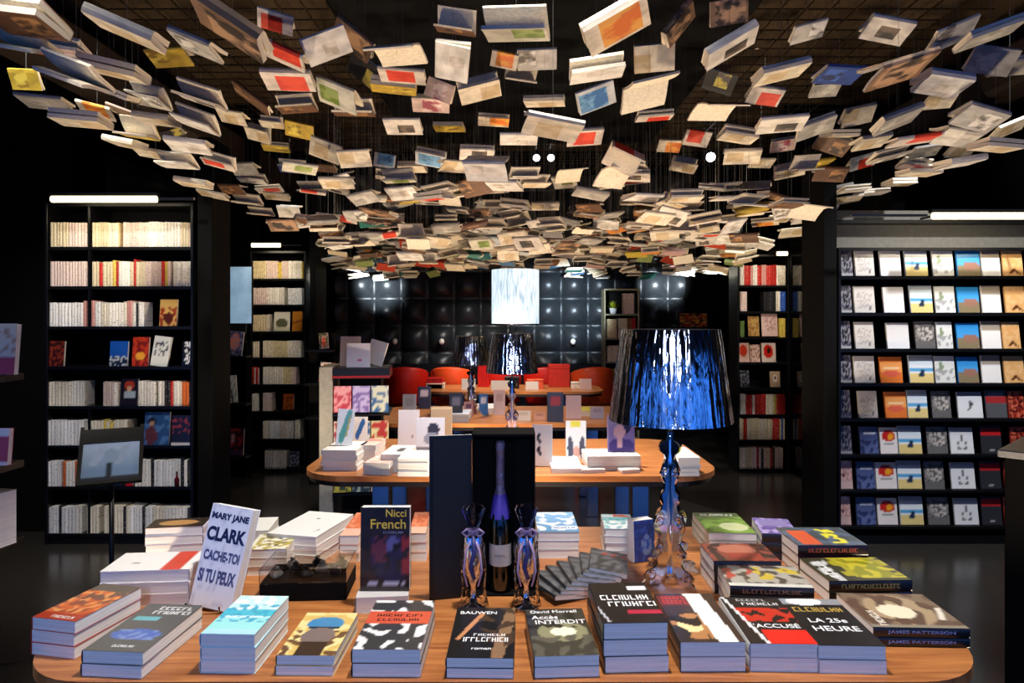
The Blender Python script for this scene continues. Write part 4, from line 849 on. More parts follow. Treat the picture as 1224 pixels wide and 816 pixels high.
# ---- furthest table and the red chairs
for (x, yb, w, h, c1, ds) in [(560, 461, .15, .12, 'e8e4dc', 'cream card standing on the furthest table'), (598, 461, .2, .1, 'd8d0c4', 'beige card standing on the furthest table'), (636, 460, .14, .09, 'f0e8d8', 'ivory card standing at the furthest table centre'), (700, 461, .13, .12, 'e8c0a8', 'peach card standing on the furthest table')]:
    upright(x, yb, 7.5, w, h, .016, art(c1), ds, lean=.06, res=(4, 4))
def tub_chair(x, D, rz, m, desc, s=1):
    t = thing('tub_chair', desc, 'chair', ((x-CX)*D/F, D, 0), rz); t.scale = (.8, .8, 1)
    sh_ = MB(); n = 28
    def shell(r0, z0, r1, z1):
        return [(r0, z0), (r1, z1)]
    prof = [(.27, .30), (.31, .34), (.33, .6), (.34, .78), (.325, .80), (.30, .78), (.28, .6), (.26, .46)]
    o = len(sh_.v)
    for k in range(n+1):
        a = -PI*.12+PI*1.24*k/n
        f_ = .82+.18*math.sin(max(0, min(PI, a)))
        for r, z in prof: sh_.v.append((r*math.cos(a), r*math.sin(a), (z-.3)*f_*.95+.48))
    m_ = len(prof)
    for k in range(n):
        for i in range(m_): sh_.f.append((o+k*m_+i, o+k*m_+(i+1) % m_, o+(k+1)*m_+(i+1) % m_, o+(k+1)*m_+i)); sh_.m.append(0)
    sh_.f.append(tuple(o+i for i in range(m_))); sh_.m.append(0); sh_.f.append(tuple(o+n*m_+i for i in range(m_))[::-1]); sh_.m.append(0)
    part('backrest', sh_, m, t, True)
    part('seat', MB().lathe([(.001, .48), (.24, .48), (.265, .50), (.265, .54), (.24, .565), (.001, .575)], 32), m, t, True)
    for k in range(4):
        a = PI/4+k*PI/2; part('leg', MB().tube([(.2*math.cos(a), .2*math.sin(a), .49), (.23*math.cos(a), .23*math.sin(a), 0)], [.014, .01], 8), M['steel'], t, True)
for x, D, rz, m, ds in [(486, 8.42, .1, M['red'], 'red leather tub chair, leftmost of the row at the padded wall'), (541, 8.42, -.1, M['orange'], 'orange-red tub chair, second from left at the padded wall'), (597, 8.42, 0, M['red'], 'red leather tub chair seen between the two further lamps'), (652, 8.42, .1, M['red'], 'red leather tub chair right of the middle lamp'), (708, 8.42, .1, M['orange'], 'orange-red tub chair at the right, near the back bookcase')]:
    tub_chair(x, D, rz+PI, m, ds)
for x, w, h, c, ds in [(470, .17, .12, 'c81c10', 'low red box on left of furthest table'), (577, .13, .3, 'c01810', 'tall red box standing on the furthest table'), (670, .24, .26, 'c42c14', 'red carton on the right of the furthest table'), (690, .12, .07, 'f0e0c8', 'small cream carton on furthest table'), (520, .2, .06, 'e8dcc0', 'flat cream carton on furthest table'), (640, .18, .1, 'e86038', 'orange carton beside the red carton'), (612, .16, .13, '181818', 'black carton on the furthest table')]:
    xx = (x-CX)*7.6/F; xx = max(-.86, min(.9, xx))
    b = thing('gift_carton', ds, 'box', (xx, 7.85 if h > .2 else 7.68, TZ+.0005))
    mc = mat('carton_'+c, c, .45); part('carton_body', MB().box(-w/2, w/2, -.06, .06, 0, h*.8, bev=.003), mc, b); part('lid', MB().box(-w/2-.003, w/2+.003, -.063, .063, h*.8, h, bev=.003), mc, b)
# ---- revolving book tower
DT = 4.72; xt = (431-CX)*DT/F; ww = .19
tw = thing('book_tower', 'square black display tower of books left of the third table', 'display rack', (xt, DT+.1, 0), .12)
part('base', MB().box(-ww, ww, -ww, ww, 0, .1, bev=.005), M['black'], tw)
part('core', MB().box(-ww+.06, ww-.06, -ww+.06, ww-.06, .1, 1.14), M['blackm'], tw)
part('header', MB().box(-ww, ww, -ww, ww, 1.12, 1.19, bev=.003), M['black'], tw)
for z in (.34, .62, .88): part('shelf', MB().box(-ww, ww, -ww, ww, z-.012, z), M['black'], tw)
part('left_panel', MB().box(-ww-.09, -ww, -ww+.02, ww, .1, 1.2, bev=.003), mat('grey_white_panel', '9c988c', .6), tw)
part('trim_band', MB().box(-ww-.002, ww+.002, -ww-.003, -ww, 1.125, 1.14), mat('red_trim_band', '8a1818', .4), tw)
tcols = [('c04048', 'e8a0a0'), ('8068a8', 'c8b8e0'), ('3a6898', 'e0e0c0'), ('d8c8b8', 'a03030'), ('e8e0d8', '3868a0'), ('e8d8a0', 'c03830'), ('c8c040', '384828'), ('2c3840', 'a8b8a8'), ('b04838', 'e8d8c0')]
ti = 0
for z, hh in ((.8805, .2), (.6205, .22), (.3405, .22)):
    for k in range(3):
        a, b_ = tcols[ti]; ti += 1
        lx = -.125+k*.125
        m4 = Matrix.Translation((xt, DT+.1, 0)) @ rz4(.12) @ Matrix.Translation((lx, -.165, z+.003)) @ Matrix.Rotation(PI/2-.08, 4, 'X') @ Matrix.Translation((0, hh/2-.005, 0))
        book(.115, hh-.02, .014, art(a, ('n', 4, .0, b_), ('r', .1, .75, .9, .9, b_), seed=ti), '%s book facing out on the %s tier of the display tower' % (['rosy red','violet','steel blue','beige','off-white','straw yellow','lime yellow','dark slate','brick red'][ti-1], ['top','middle','bottom'][[.8805,.6205,.3405].index(z)]), m4, res=(8,10))
upright(428, 0, DT-.02, .16, .165, .02, art('e0dce4', ('r', .45, .25, .65, .36, 'c03090'), ('g', .2, 1, 'd0ccd4')), 'white book with magenta mark on top of the display tower', z=1.191, lean=.12)
upright(418, 0, DT+.10, .14, .21, .02, art('d8b8a0'), 'beige book behind the white one on the tower top', z=1.191)
upright(446, 0, DT+.09, .12, .17, .03, art('d0ccc4'), 'grey-white book leaning sideways on the tower top', z=1.205, roll=.28, lean=.03)
upright(430, 538, 4.22, .085, .165, .02, art('ece4d8', ('l', .3, .3, .7, .8, .14, '3868a0'), ('r', 0, 0, 1, .1, 'e0b030')), 'white book with blue slanted square before the display tower', z=TZ+.001)
# ---- small yellowish bookcase at the back and red picture
DB = 8.5
sb = bookcase('small yellowish bookcase standing against the padded wall', DB, 722, 764, 345, [375, 404, 432, 462])
for p_ in sb.children: p_.data.materials[0] = mat('weathered_wood', '8a8468', .6) if 'back' not in p_.name else M['blackm']
wb = 'in the %s row of the small back bookcase'
shelf_row(DB, 726, 738, 404, .24, ['sand', 'rose', 'red'], wb % 'second', 200); shelf_row(DB, 739, 760, 404, .25, ['red', 'brown', 'cream'], wb % 'second', 201)
shelf_row(DB, 745, 760, 375, .26, ['brown', 'black', 'rose'], wb % 'first', 202); shelf_row(DB, 726, 760, 432, .2, ['cream', 'red', 'black'], wb % 'third', 203); shelf_row(DB, 726, 760, 462, .22, ['yellow', 'sand', 'green'], wb % 'fourth', 204)
pz = CH-(375-HY)*DB/F
pl = thing('potted_plant', 'small lime green plant in white pot on back bookcase', 'plant', ((734-CX)*DB/F, DB+.08, pz+.001))
part('pot', MB().lathe([(.001, 0), (.035, 0), (.048, .07), (.042, .07), (.03, .01)], 20), M['white'], pl, True)
lf = MB()
for i in range(46):
    a = rr.uniform(0, 2*PI); e = rr.uniform(.2, 1.4); L_ = rr.uniform(.07, .13); d = Vector((math.cos(a)*math.cos(e), math.sin(a)*math.cos(e)*.6, math.sin(e))); b0 = Vector((0, 0, .06)); s_ = d.cross(Vector((0, 0, 1))).normalized()*.014
    lf.add([b0, b0+d*L_*.5+s_, b0+d*L_, b0+d*L_*.5-s_], [(0, 1, 2, 3)])
part('foliage', lf, mat('lime_leaves', '98a818', .5), pl)
ps = thing('wall_picture', 'small red and orange picture on the back wall, far right', 'picture', ((829-CX)*8.7/F, 8.72, CH-(392-HY)*8.7/F))
part('frame', MB().box(-.19, .19, 0, .03, 0, .2, bev=.004), M['black'], ps)
q = MB(); ink = []; q.grid(16, 10, lambda u, v: (-.175+.35*u, -.001, .015+.17*v)); pf = art('7a2014', ('n', 3, .0, 'b83818'), ('n', 5, .1, 'e0a040'), ('n', 4, .2, '281410'))
for j in range(11):
    for i in range(17): ink.append(pf(i/16, j/10))
link('print', q.mesh('print', M['print'], False, ink), ps)
part('hanging_board', MB().box(-.4, -.32, 0, .1, -.6, .2), M['blackm'], ps)
for x, ds in ((387, 'leftmost of the small added pale knobs on the dark wall'), (472, 'added pale knob for a bright spot on padded wall, above the left red chair'), (528, 'added pale knob for a bright spot on padded wall, left of the lamps'), (685, 'added pale knob for a bright spot on padded wall, right of the lamps')):  # added pale knobs, standing in for small bright spots on the wall
    D = 8.8; k = thing('glint_knob', ds, 'wall knob', ((x-CX)*D/F, D, CH-(408-HY)*D/F))
    part('head', MB().lathe([(.001, -.04), (.025, -.03), (.035, 0), (.025, .03), (.001, .04)], 16), M['ivory'], k, True)
    part('shank', MB().tube([(0, .02, 0), (0, .19, 0)], .008), M['steel'], k)
# narrow ledge of books at the left edge of the back area
DQ = 6.2
lq = thing('wall_ledge', 'narrow black ledge with books left of the display tower', 'shelf', ((381-CX)*DQ/F, DQ, 0))
for yb in (418, 458, 498): part('ledge', MB().box(-.12, .12, -.03, .1, CH-(yb-HY)*DQ/F-.02, CH-(yb-HY)*DQ/F), M['black'], lq)
part('back_board', MB().box(-.12, .12, .1, .12, 0, 1.4), M['blackm'], lq)
faceout(DQ, 382, 393, 398, 417, art('c8a090', ('n', 4, .0, '385838'), ('e', .5, .4, .2, .3, 'e06040')), 'small face-out book with orange and green on top ledge', roll=-.1)
faceout(DQ, 380, 397, 433, 457, art('a83420', ('n', 4, .05, 'e8d8c8'), ('n', 5, .15, '284058')), 'face-out book with scattered red and white, middle ledge', roll=.12)
faceout(DQ, 384, 392, 463, 497, art('a89878', ('n', 4, .1, '584838')), 'narrow tan face-out book on the lowest ledge', roll=-.1)
# ---- shelf paperbacks: the 300 that show largest one by one, the rest as one mass
SHELF.sort(key=lambda q: -q[0])
for _, x, D, z, t, hk, c, lb in SHELF[:300]:
    ob = bpy.data.objects.new('shelf_book', spine_mesh(c)); C.objects.link(ob)
    ob.location = (x, D, z); ob.scale = (t, .115, hk); tag(ob, lb, 'book', lb.replace('paperback', 'paperbacks'))
rm = MB(); rmats, rk_ = [], {}
for _, x, D, z, t, hk, c, lb in SHELF[300:]:
    if c not in rk_: rk_[c] = len(rmats); rmats.append(mat('distant_spine_'+c, dict(cream='dccfb4', ivory='e4dccc', white='eae8e2', rose='dac2b6', sand='d6c498', red='b42418', yellow='d4b850', black='1c1a1c', brown='80542f', orange='cc6428', blue='2858b0', pink='cc9088', green='6a8a48')[c], .55, scale=60, var=.25, stretch=(1, 1, .6)))
    rm.add(um.v, um.f, rk_[c], Matrix.Translation((x, D, z)) @ Matrix.Diagonal((t, .115, hk, 1)))
tag(link('distant_shelf_books', rm.mesh('distant_shelf_books', rmats)), 'remaining spine-out paperbacks packed in the distant narrow bookcases', 'books', kind='stuff')
# ================================================================ the hanging books
def gull(w, l, t, ang, curv, nseg=6):
    """half-open book: spine along Y at the origin, two halves opening by ang, pages curling by curv"""
    pg, cv = MB(), MB()
    def half(s):
        a = s*ang/2; x = z = 0; inn, out, co = [], [], []
        for i in range(nseg+1):
            r = i/nseg; d = a+s*curv*r*r; n = (-math.sin(d)*s, math.cos(d)*s)
            tt = t/2*(1 if ang < .3 else (.35+.65*min(1, r*4))) if i else t/2*.8
            inn.append((x, z)); out.append((x+n[0]*tt, z+n[1]*tt)); co.append((x+n[0]*(tt+.0012), z+n[1]*(tt+.0012)))
            if i < nseg: st_ = w/nseg; x += math.cos(d)*st_; z += math.sin(d)*st_
        if ang >= 1: inn, out, co = [[(q_[1], w*.3-q_[0]) for q_ in L_] for L_ in (inn, out, co)]
        return inn, out, co
    H = {s: half(s) for s in (1, -1)}
    y0, y1 = -l/2, l/2
    xo = 0 if ang >= 1 else -w*.5*math.cos(ang/2+curv*.3)
    def strip(mb, A_, B_, ya, yb_):
        n = len(A_); o = len(mb.v)
        for y in (ya, yb_):
            for p in A_: mb.v.append((p[0]+xo, y, p[1]))
            for p in B_: mb.v.append((p[0]+xo, y, p[1]))
        for i in range(n-1):
            a, b, c, d = o+i, o+i+1, o+n+i+1, o+n+i; k = 2*n
            mb.f += [(a, b, c, d), (a+k, d+k, c+k, b+k), (a, a+k, b+k, b), (d, c, c+k, d+k)]; mb.m += [0]*4
        for i in (0, n-1): mb.f.append((o+i, o+n+i, o+3*n+i, o+2*n+i)); mb.m.append(0)
    for s in (1, -1): strip(pg, H[s][0], H[s][1], y0+.002, y1-.002); strip(cv, H[s][1], H[s][2], y0, y1)
    a, b = H[1][2][0], H[-1][2][0]
    if ang >= 1: strip(cv, [a, (0, a[1]+.004), b], [(a[0], a[1]+.0012), (0, a[1]+.0052), (b[0], b[1]+.0012)], y0, y1)
    else: strip(cv, [(a[0], a[1]), (a[0]-.003, 0), (b[0], b[1])], [(a[0]+.0012, a[1]), (a[0]-.0018, 0), (b[0]+.0012, b[1])], y0, y1)
    return cv, pg
NB = mat('neutral_cover', 'd8d0c0', .5)
SHP = []
for w, l, t, ang, cu in [(.125,.19,.022,.0,.05), (.12,.185,.016,.05,.12), (.125,.19,.024,.14,.16), (.11,.18,.015,.3,.25), (.125,.19,.02,.25,.4), (.12,.18,.018,.6,.45), (.13,.195,.02,1.3,.4), (.125,.19,.018,2.3,.3), (.12,.18,.03,.02,.06), (.125,.19,.015,.5,-.25), (.115,.18,.012,2.7,-.45), (.13,.2,.038,.08,.08)]:
    a, b = gull(w, l, t, ang, cu); SHP.append((a, b, a.mesh('cover', NB), b.mesh('page_block', M['pagesH'])))
HC = dict(
 cream=(block_mat('cover_cream', 'e4d8c0', 'b8a078', third='c8b490'), 'cream-covered'), white=(block_mat('cover_white', 'ece8e0', 'b0a898', (.3,.4), (.75,.7), 'd8d0c8'), 'white-covered'),
 dark=(block_mat('cover_dark_figure', 'dcd4c8', '2a2420', (.25,.3), (.75,.75), '6a5a4c'), 'dark-pictured'), brown=(block_mat('cover_brown', '6a4830', 'a87a4c', third='38241a'), 'brown-covered'),
 red=(block_mat('cover_red', 'dcd0c4', 'c42c14', (.1,.2), (.9,.8), 'd84020'), 'red-pictured'), orange=(block_mat('cover_orange', 'e8d8c0', 'd86a20', (.05,.1), (.95,.75), 'e8a040'), 'orange-pictured'),
 yellow=(block_mat('cover_yellow', 'c8a838', '8a6a20', third='e0c850'), 'yellow-covered'), blue=(block_mat('cover_blue', 'd0d4d8', '2868a8', (.1,.1), (.9,.85), '70a8d0'), 'blue-pictured'), deep=(block_mat('cover_deep_blue', '1c3c88', '3058a8', third='102050'), 'deep blue'),
 teal=(block_mat('cover_teal', 'd8c8b0', '1c6c60', (.05,.05), (.95,.6), '287868'), 'teal-covered'), black=(block_mat('cover_black', '1a1614', '5a5048', third='c8b850'), 'black-covered'), grey=(block_mat('cover_grey', 'a8a49c', '8a8680', third='bab6ac'), 'grey-covered'),
 photo=(block_mat('cover_photo', '8a6a50', '382c24', (.0,.1), (1,.9), 'b8906c'), 'photo-covered'), pink=(block_mat('cover_pink', 'd8bcb4', 'a04858', (.1,.3), (.9,.8), 'e0ccc8'), 'pinkish'), green=(block_mat('cover_green', 'd8d4c0', '6a8030', (.2,.1), (.8,.6), '98a860'), 'green-pictured'),
 silver=(block_mat('cover_silver', 'c8c4bc', 'e8e4dc', third='78746c', rough=.2), 'silvery'))
WM = MB().tube([(0, 0, 0), (0, 0, 1)], .0006, 5).mesh('suspension_wire', M['wire'])
hang = []   # (matrix, shape index, colour key, D, px, py)
def hb(px, py, ln, h, ang, key, sh=None, up=False):
    r = random.Random(int(px*7+py*13)); sh = r.choice([0,1,2,2,3,4,5,8,9,11]) if sh is None else sh
    base = .125 if up else .19
    D = base*F/ln; Z = (HY-py)*D/F
    if Z > 1.2: D *= 1.2/Z
    D = max(1.85, D)
    for _ in range(12):
        c_ = Vector(((px-CX)*D/F, D, CH+(HY-py)*D/F))
        if all((c_-q[0].translation).length > .155 for q in hang): break
        D *= 1.035
    s = ln*D/F/base; s = min(1.25, max(.6, s)); other = (.19 if up else .2 if sh in (6, 7, 10) else .125)*s
    e = math.atan2(HY-py, F); ap = min(.98, max(.02, (h*D/F-.015)/other)); tilt = math.asin(ap)-e
    B = rz4(0 if up else (PI/2 if r.random() < .5 else -PI/2))
    if sh not in (6, 7, 10) and r.random() < .25: B = Matrix.Rotation(PI, 4, 'Y') @ B
    Mx = Matrix.Translation(((px-CX)*D/F, D, CH+(HY-py)*D/F)) @ Matrix.Rotation(-math.radians(ang), 4, 'Y') @ Matrix.Rotation(-tilt, 4, 'X') @ rz4(r.uniform(-.2, .2)) @ B @ Matrix.Scale(s, 4)
    hang.append((Mx, sh, key, D, px, py))
for a in [(30,22,80,38,-12,'brown',11), (26,52,72,22,-12,'orange',4), (75,57,54,20,-8,'pink',2), (152,34,84,26,-22,'cream',8), (203,66,50,20,2,'yellow',3), (236,52,58,20,-24,'silver',2), (278,30,84,36,-32,'photo',11), (91,90,74,24,-22,'orange',4), (136,83,72,20,-12,'cream',8), (31,95,38,32,-10,'yellow',1),
 (54,121,54,18,-4,'grey',1), (97,143,60,18,-4,'cream',8), (116,130,42,16,-12,'orange',3), (179,117,46,24,-18,'silver',9), (240,116,54,20,-18,'dark',4), (302,117,50,18,-35,'brown',1), (188,142,48,12,-8,'cream',8), (165,157,45,20,-10,'yellow',5), (235,145,50,22,-20,'white',9), (278,138,36,16,-15,'cream',3),
 (150,170,44,10,-12,'cream',8), (212,194,42,16,-5,'white',9), (262,194,40,18,-10,'red',3), (186,183,45,12,-8,'cream',1), (226,172,48,14,-6,'white',2), (292,200,34,14,-4,'grey',3), (232,218,40,9,-8,'cream',8), (206,160,30,14,8,'black',3), (130,106,60,12,-24,'black',0), (158,136,50,12,-20,'photo',1),
 (330,24,44,26,-8,'red',3), (337,62,58,20,-22,'red',2), (345,95,58,24,0,'red',0), (390,54,56,34,28,'white',1), (424,46,52,28,-36,'photo',2), (436,84,42,30,-30,'black',0), (474,68,62,22,2,'white',10), (481,89,56,18,-4,'red',1), (471,103,56,16,-4,'yellow',8), (541,73,42,46,-6,'white',1,True),
 (545,30,50,24,-10,'brown',5), (405,112,52,26,-28,'green',9), (423,131,48,16,0,'brown',4), (355,126,44,18,4,'brown',4), (526,108,34,28,-30,'pink',2), (515,124,44,20,0,'pink',0), (573,107,50,26,14,'cream',2), (482,150,45,20,-2,'dark',1), (537,152,36,11,-2,'yellow',0), (590,144,38,15,-2,'orange',1),
 (358,155,34,20,-6,'yellow',1), (325,147,28,15,-4,'cream',3), (390,178,38,22,-18,'cream',9), (330,176,32,12,-2,'yellow',1), (309,160,30,20,-24,'cream',4), (460,192,26,28,0,'blue',1), (424,185,40,14,4,'cream',5), (515,189,36,20,-10,'blue',2), (570,183,42,18,2,'dark',1), (581,198,54,13,-3,'white',5),
 (350,200,34,16,0,'deep',3), (493,200,34,12,-3,'cream',8), (387,200,30,10,-4,'brown',1), (617,33,76,32,-4,'green',4), (735,27,76,36,24,'orange',11), (810,28,46,24,50,'photo',11), (871,14,46,42,4,'photo',1), (872,54,68,28,28,'dark',8), (782,69,50,42,-6,'cream',8), (713,84,64,24,8,'white',2),
 (712,116,48,30,20,'blue',1), (776,112,58,34,16,'teal',7), (782,139,44,12,4,'red',1), (603,71,32,20,-8,'orange',2), (642,70,48,26,0,'silver',1), (623,90,40,14,-6,'white',5), (651,120,50,10,0,'cream',8), (661,147,68,18,-8,'cream',4), (699,162,42,18,6,'red',2), (620,165,46,14,0,'white',1),
 (748,185,42,26,-22,'red',6), (800,174,28,16,-2,'orange',1), (833,165,32,20,2,'red',1), (860,98,38,28,-8,'black',1), (858,135,54,20,2,'brown',10), (882,162,42,16,-6,'cream',2), (887,184,42,13,-2,'cream',4), (817,198,30,16,-10,'cream',9), (966,37,42,24,16,'silver',1), (1060,34,52,26,-10,'dark',2),
 (1139,40,54,30,22,'silver',1), (1183,40,66,26,18,'grey',0), (1185,72,52,34,-14,'grey',1), (1212,79,50,24,3,'grey',1), (933,85,62,20,14,'cream',8), (1003,88,54,22,3,'deep',1), (986,107,34,20,4,'grey',1), (1074,79,74,24,18,'photo',4), (1126,98,54,22,-4,'white',11), (1123,121,34,18,2,'cream',1),
 (914,113,40,20,-5,'red',2), (934,147,56,20,2,'dark',1), (975,152,46,24,16,'grey',1), (1025,137,38,22,14,'cream',2), (1072,142,54,22,22,'grey',8), (1170,139,54,24,-8,'silver',2), (1207,152,42,20,22,'cream',1), (1144,160,50,15,-3,'white',4), (1092,166,54,12,8,'red',1), (1041,168,40,14,12,'cream',2),
 (995,172,38,22,-18,'brown',2), (936,173,30,18,4,'pink',1), (1190,174,52,12,-2,'cream',8), (1106,180,34,15,8,'grey',1), (1148,180,32,16,3,'cream',1), (1147,193,50,10,10,'white',8), (1062,186,42,13,14,'dark',2), (1030,192,32,17,14,'red',3), (1093,197,34,12,-6,'pink',2), (1098,206,42,8,0,'cream',0),
 (975,195,38,11,10,'yellow',1), (1046,205,26,11,2,'silver',1), (910,193,30,10,0,'cream',3), (992,206,36,14,-6,'brown',4), (1075,218,34,8,3,'cream',8), (1020,226,34,9,6,'white',1), (1004,160,40,6,2,'cream',8),
 (255,232,34,9,-10,'cream',1), (276,224,34,10,-6,'brown',3), (302,214,32,10,-4,'white',2), (296,240,32,9,-6,'cream',4), (331,234,30,9,-3,'cream',1), (312,254,30,8,-5,'orange',3), (346,250,28,9,-2,'white',5), (336,268,30,8,-6,'cream',0), (366,262,26,8,0,'cream',3), (322,226,30,9,4,'red',1),
 (1012,238,34,9,8,'cream',1), (1042,230,34,8,5,'white',0), (984,250,32,9,6,'cream',3), (962,262,30,8,5,'white',1), (946,276,28,8,4,'cream',4), (1000,226,32,10,10,'dark',2), (972,238,30,9,6,'pink',3), (930,262,28,9,4,'cream',1)]:
    hb(*a)
# the dense field further back
rh = random.Random(21)
keys = ['cream']*7+['white']*4+['dark']*2+['brown']*2+['red']*2+['orange']+['pink']+['grey']*3+['photo']*2+['blue','green','yellow','teal','silver','silver']
def edge(D): return (-1.5-.2*max(0, D-5.0), 1.95+.12*max(0, D-4.5)-.25*max(0, D-7))
pts = []
tries = 0
while len(pts) < 440 and tries < 60000:
    tries += 1
    D = 3.6+5.0*rh.random()**.9; a, b = edge(D); X = rh.uniform(a, b)
    Zl = .56+.05*math.sin(X*2+D); top = .98 if D < 5 else .9
    Z = Zl+(top-Zl)*rh.random()**1.35
    px, py = CX+X*F/D, HY-Z*F/D
    if py < 196 or (D < 4.6 and abs(px-CX) < 150 and py > 235): continue
    ok = all(((X-q[0])/.185)**2+((D-q[1])/.16)**2+((Z-q[2])/.075)**2 > 1 for q in pts)
    if ok and all((X-h[0].translation.x)**2+(D-h[0].translation.y)**2+(CH+Z-h[0].translation.z)**2 > .04 for h in hang):
        pts.append((X, D, Z))
for X, D, Z in pts:
    sh = rh.choice([0,1,1,2,3,3,4,4,5,8,9,9,10]); e = math.atan2(Z, D)
    Mx = Matrix.Translation((X, D, CH+Z)) @ rz4(rh.uniform(-.5, .5)) @ Matrix.Rotation(rh.gauss(0, .12), 4, 'Y') @ Matrix.Rotation(-rh.gauss(.1, .16), 4, 'X') @ rz4(rh.choice((1, -1))*PI/2)
    if sh not in (6, 7, 10) and rh.random() < .25: Mx = Mx @ Matrix.Rotation(PI, 4, 'Y')
    hang.append((Mx @ Matrix.Scale(rh.uniform(.85, 1.1), 4), sh, rh.choice(keys), D, CX+X*F/D, HY-Z*F/D))
hang.sort(key=lambda h: h[3])
near, far = hang[:300], hang[300:]
band = lambda y: 'in the highest row' if y < 45 else 'in the second-highest row' if y < 90 else 'in the third-highest row' if y < 130 else 'at upper middle height' if y < 170 else 'at middle height' if y < 210 else 'in the packed lower layer' if y < 250 else 'in the lowest layer'
side = lambda x: 'far left' if x < 250 else 'left of centre' if x < 520 else 'centre' if x < 720 else 'right of centre' if x < 980 else 'far right'
WD = {0: 'shut', 1: 'slightly open', 2: 'slightly open', 3: 'fanned', 4: 'fanned', 5: 'half-open', 6: 'wide-open', 7: 'wide-open', 8: 'shut', 9: 'fanned', 10: 'wide-open', 11: 'slightly open'}
cnt = {}
for h in near: cnt.setdefault((h[2], band(h[5]), side(h[4])), []).append(h)
lab = {}
for (k, bd, sd), hs in cnt.items():
    hs.sort(key=lambda h: h[4])
    for i, h in enumerate(hs):
        kd = HC[k][1]; kd = kd if kd.endswith(',') else kd+' book'
        lab[id(h)] = '%s hanging %s, %s' % (kd, bd, sd)+('' if len(hs) == 1 else ', %s' % (ORD[i]))
matmesh = {}
for h in near:
    Mx, sh, key, D, px, py = h
    loc = Mx.translation.copy(); t = thing('hanging_book', lab[id(h)], 'book', loc, 0, 'books hung on wires from the ceiling')
    R = Matrix.Translation(-loc) @ Mx
    for nm, me, m in (('cover', SHP[sh][2], HC[key][0]), ('page_block', SHP[sh][3], None)):
        o = bpy.data.objects.new(nm, me); C.objects.link(o); o.parent = t; o.matrix_basis = R
        if m: o.material_slots[0].link = 'OBJECT'; o.material_slots[0].material = m
    o = bpy.data.objects.new('suspension_wire', WM); C.objects.link(o); o.parent = t
    o.location = (0, 0, .004); o.scale = (1, 1, 3.5-loc.z)
fm = MB(); fmats = [M['pagesH']]; fk = {}
for Mx, sh, key, D, px, py in far:
    if key not in fk: fk[key] = len(fmats); fmats.append(mat('far_cover_'+key, dict(cream='d8c8a8', white='e0dcd4', dark='8a8078', brown='7a5438', red='b84028', orange='d88840', pink='c8a098', grey='a8a49c', photo='6a5444', blue='5a88b0', green='8a9858', yellow='c0a840', teal='2c7468', silver='c8c4bc').get(key, 'c8b898'), .5))
    a, b = SHP[sh][0], SHP[sh][1]
    fm.add(a.v, a.f, fk[key], Mx); fm.add(b.v, b.f, 0, Mx)
    p = Mx.translation; fm.tube([p, (p.x, p.y, 3.5)], .0006, 4)
if far: tag(link('distant_hanging_books', fm.mesh('distant_hanging_books', fmats)), 'mass of small distant books hanging over the back of the shop', 'books', kind='stuff')
# ================================================================ ceiling spotlights (two seen between the books)
def spotfix(px, py, D, desc, r=.05, e=12, n=1):
    p = P(px, py, D); t = thing('ceiling_spotlight', desc, 'spotlight', p)
    hs, ls = MB(), MB()
    for k in range(n):
        x = (k-(n-1)/2)*.17
        hs.tube([(x, .02, .0), (x, .14, .05)], [r+.012, r*.8], 20); ls.lathe([(.001, 0), (r*.9, 0)], 20, c=(x, 0, 0))
    o = part('housing', hs, M['black'], t, True)
    l_ = MB()
    for k in range(n):
        x = (k-(n-1)/2)*.17; l_.tube([(x, .012, -.004), (x, .019, -.001)], r*.9, 20)
    part('lens', l_, mat('spot_lens', 'ffffff', .3, emit='f4f4ff', estr=e), t, True)
    part('stem', MB().tube([(0, .08, .03), (0, .08, max(.05, ZC-p.z))], .008), M['black'], t)
spotfix(650, 188, 8.0, 'twin white ceiling spotlight glowing beyond the hanging books', .045, 6, 2)
spotfix(850, 187, 7.5, 'single bright ceiling spotlight right of centre among books', .055, 14)
# ================================================================ light
def spot(loc, tgt, e, ang, col=(1,.93,.82), blend=.6, r=.06):
    l = bpy.data.lights.new('spot', 'SPOT'); l.energy = e; l.spot_size = math.radians(ang); l.spot_blend = blend; l.color = col; l.shadow_soft_size = r
    o = bpy.data.objects.new('spot', l); C.objects.link(o); o.location = loc
    o.rotation_euler = (Vector(tgt)-Vector(loc)).to_track_quat('-Z', 'Y').to_euler(); return o
def area(loc, tgt, e, sx, sy, col):
    l = bpy.data.lights.new('area', 'AREA'); l.shape = 'RECTANGLE'; l.size = sx; l.size_y = sy; l.energy = e; l.color = col
    o = bpy.data.objects.new('area', l); C.objects.link(o); o.location = loc
    o.rotation_euler = (Vector(tgt)-Vector(loc)).to_track_quat('-Z', 'Y').to_euler(); return o
WARM = (1, .78, .54); NEU = (1, .95, .88)
# track spots over the near table
spot((.15, 1.7, 3.6), (.0, 2.0, .75), 430, 62, NEU)
spot((-1.3, 1.5, 3.5), (-.5, 1.9, .75), 60, 60, NEU)
spot((1.4, 1.6, 3.5), (.6, 1.9, .75), 80, 60, NEU)
spot((0, -1.9, 2.4), (0, 1.7, .6), 165, 46, (.52, .64, 1), .5, .25)  # added cool fill from behind the camera for the page fronts
spot((-1.0, .6, 3.4), (-1.82, 3.1, .95), 180, 20, NEU)  # added spot aimed at the picture case
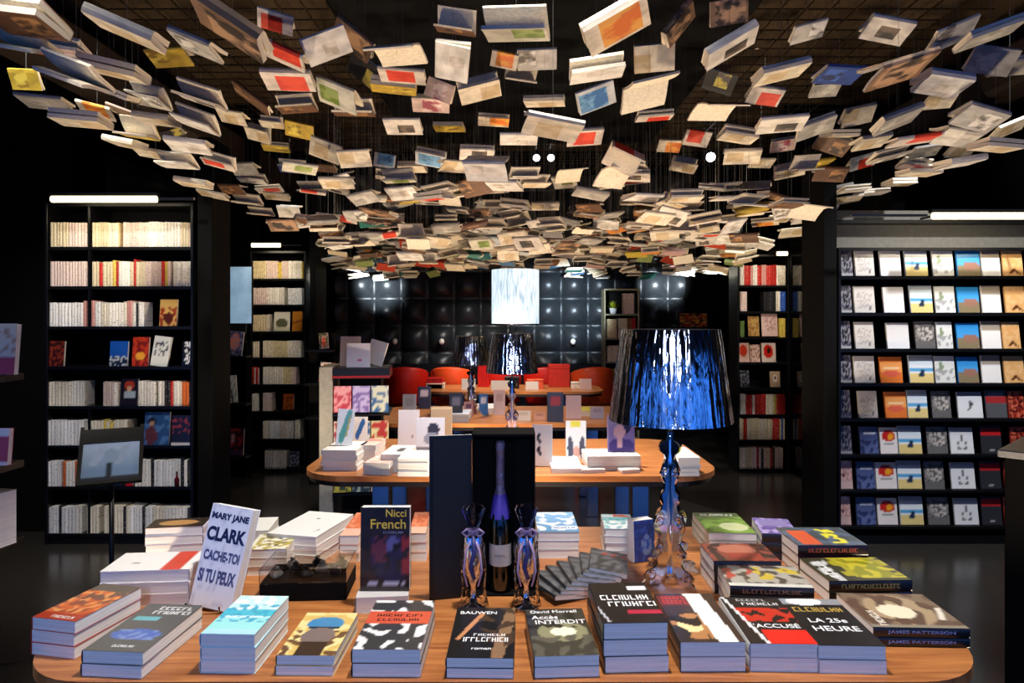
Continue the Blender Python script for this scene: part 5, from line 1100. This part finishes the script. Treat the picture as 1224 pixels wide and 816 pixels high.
# over the middle and further tables, hung below the book layer
for x, y, e in ((-.6, 3.75, 85), (.4, 3.75, 190), (-.2, 5.5, 90), (.0, 7.2, 120)): spot((x, y, 2.02), (x, y+.05, .75), e, 120, NEU, 1, .03)
# added unseen spots low in the aisles, lighting the undersides of the books
for x, y, e in ((-1.5, 1.9, 110), (1.55, 2.0, 120), (0, 2.95, 120), (-1.5, 3.9, 100), (1.6, 3.9, 110), (-.2, 4.75, 100), (-1.45, 5.6, 80), (1.7, 5.6, 90), (.1, 6.55, 90)):
    spot((x, y, .12), (x*.9, y+.3, 2.4), e, 130, WARM, 1, .06)
spot((-.4, 7.75, 2.05), (-.4, 8.45, .9), 90, 100, NEU, 1, .04)  # added spot, brightens the red chairs from above
# wall washers on the padded wall
spot((-1.75, 6.7, 1.92), (-1.72, 8.95, 1.97), 1300, 19, (.85,.93,1), .8)
spot((2.1, 6.7, 1.92), (1.98, 8.95, 2.02), 1300, 19, (.85,.93,1), .8)
spot((.72, 7.1, 1.95), (.72, 8.95, 1.7), 420, 48, (.7,.85,1), 1)
# right display wall and left bookcase get shop light from track spots
spot((2.95, 3.1, 3.6), (3.05, 4.6, 1.15), 420, 70, (.95,.96,1), .8)
spot((-2.2, 2.8, 3.5), (-2.65, 4.6, .8), 230, 60, NEU, .8)
spot((-1.6, 5.0, 3.5), (-2.2, 6.8, .9), 90, 50, NEU, .8); spot((1.8, 5.0, 3.5), (2.35, 6.8, .9), 170, 50, NEU, .8)
w = bpy.data.worlds.new('World'); bpy.context.scene.world = w; w.use_nodes = True
w.node_tree.nodes['Background'].inputs[0].default_value = (.02, .02, .025, 1); w.node_tree.nodes['Background'].inputs[1].default_value = .2
# ================================================================ camera
cam = bpy.data.cameras.new('Camera'); co = bpy.data.objects.new('Camera', cam); C.objects.link(co)
cam.sensor_width = 36; cam.lens = 36*F/1224; co.location = (0, 0, CH); co.rotation_euler = (PI/2, 0, 0); cam.shift_y = -26/1224; cam.clip_start = .02
sc = bpy.context.scene; sc.camera = co
sc.view_settings.view_transform = 'Standard'; sc.view_settings.look = 'None'; sc.view_settings.gamma = 1; sc.view_settings.use_curve_mapping = False; sc.view_settings.exposure = 0
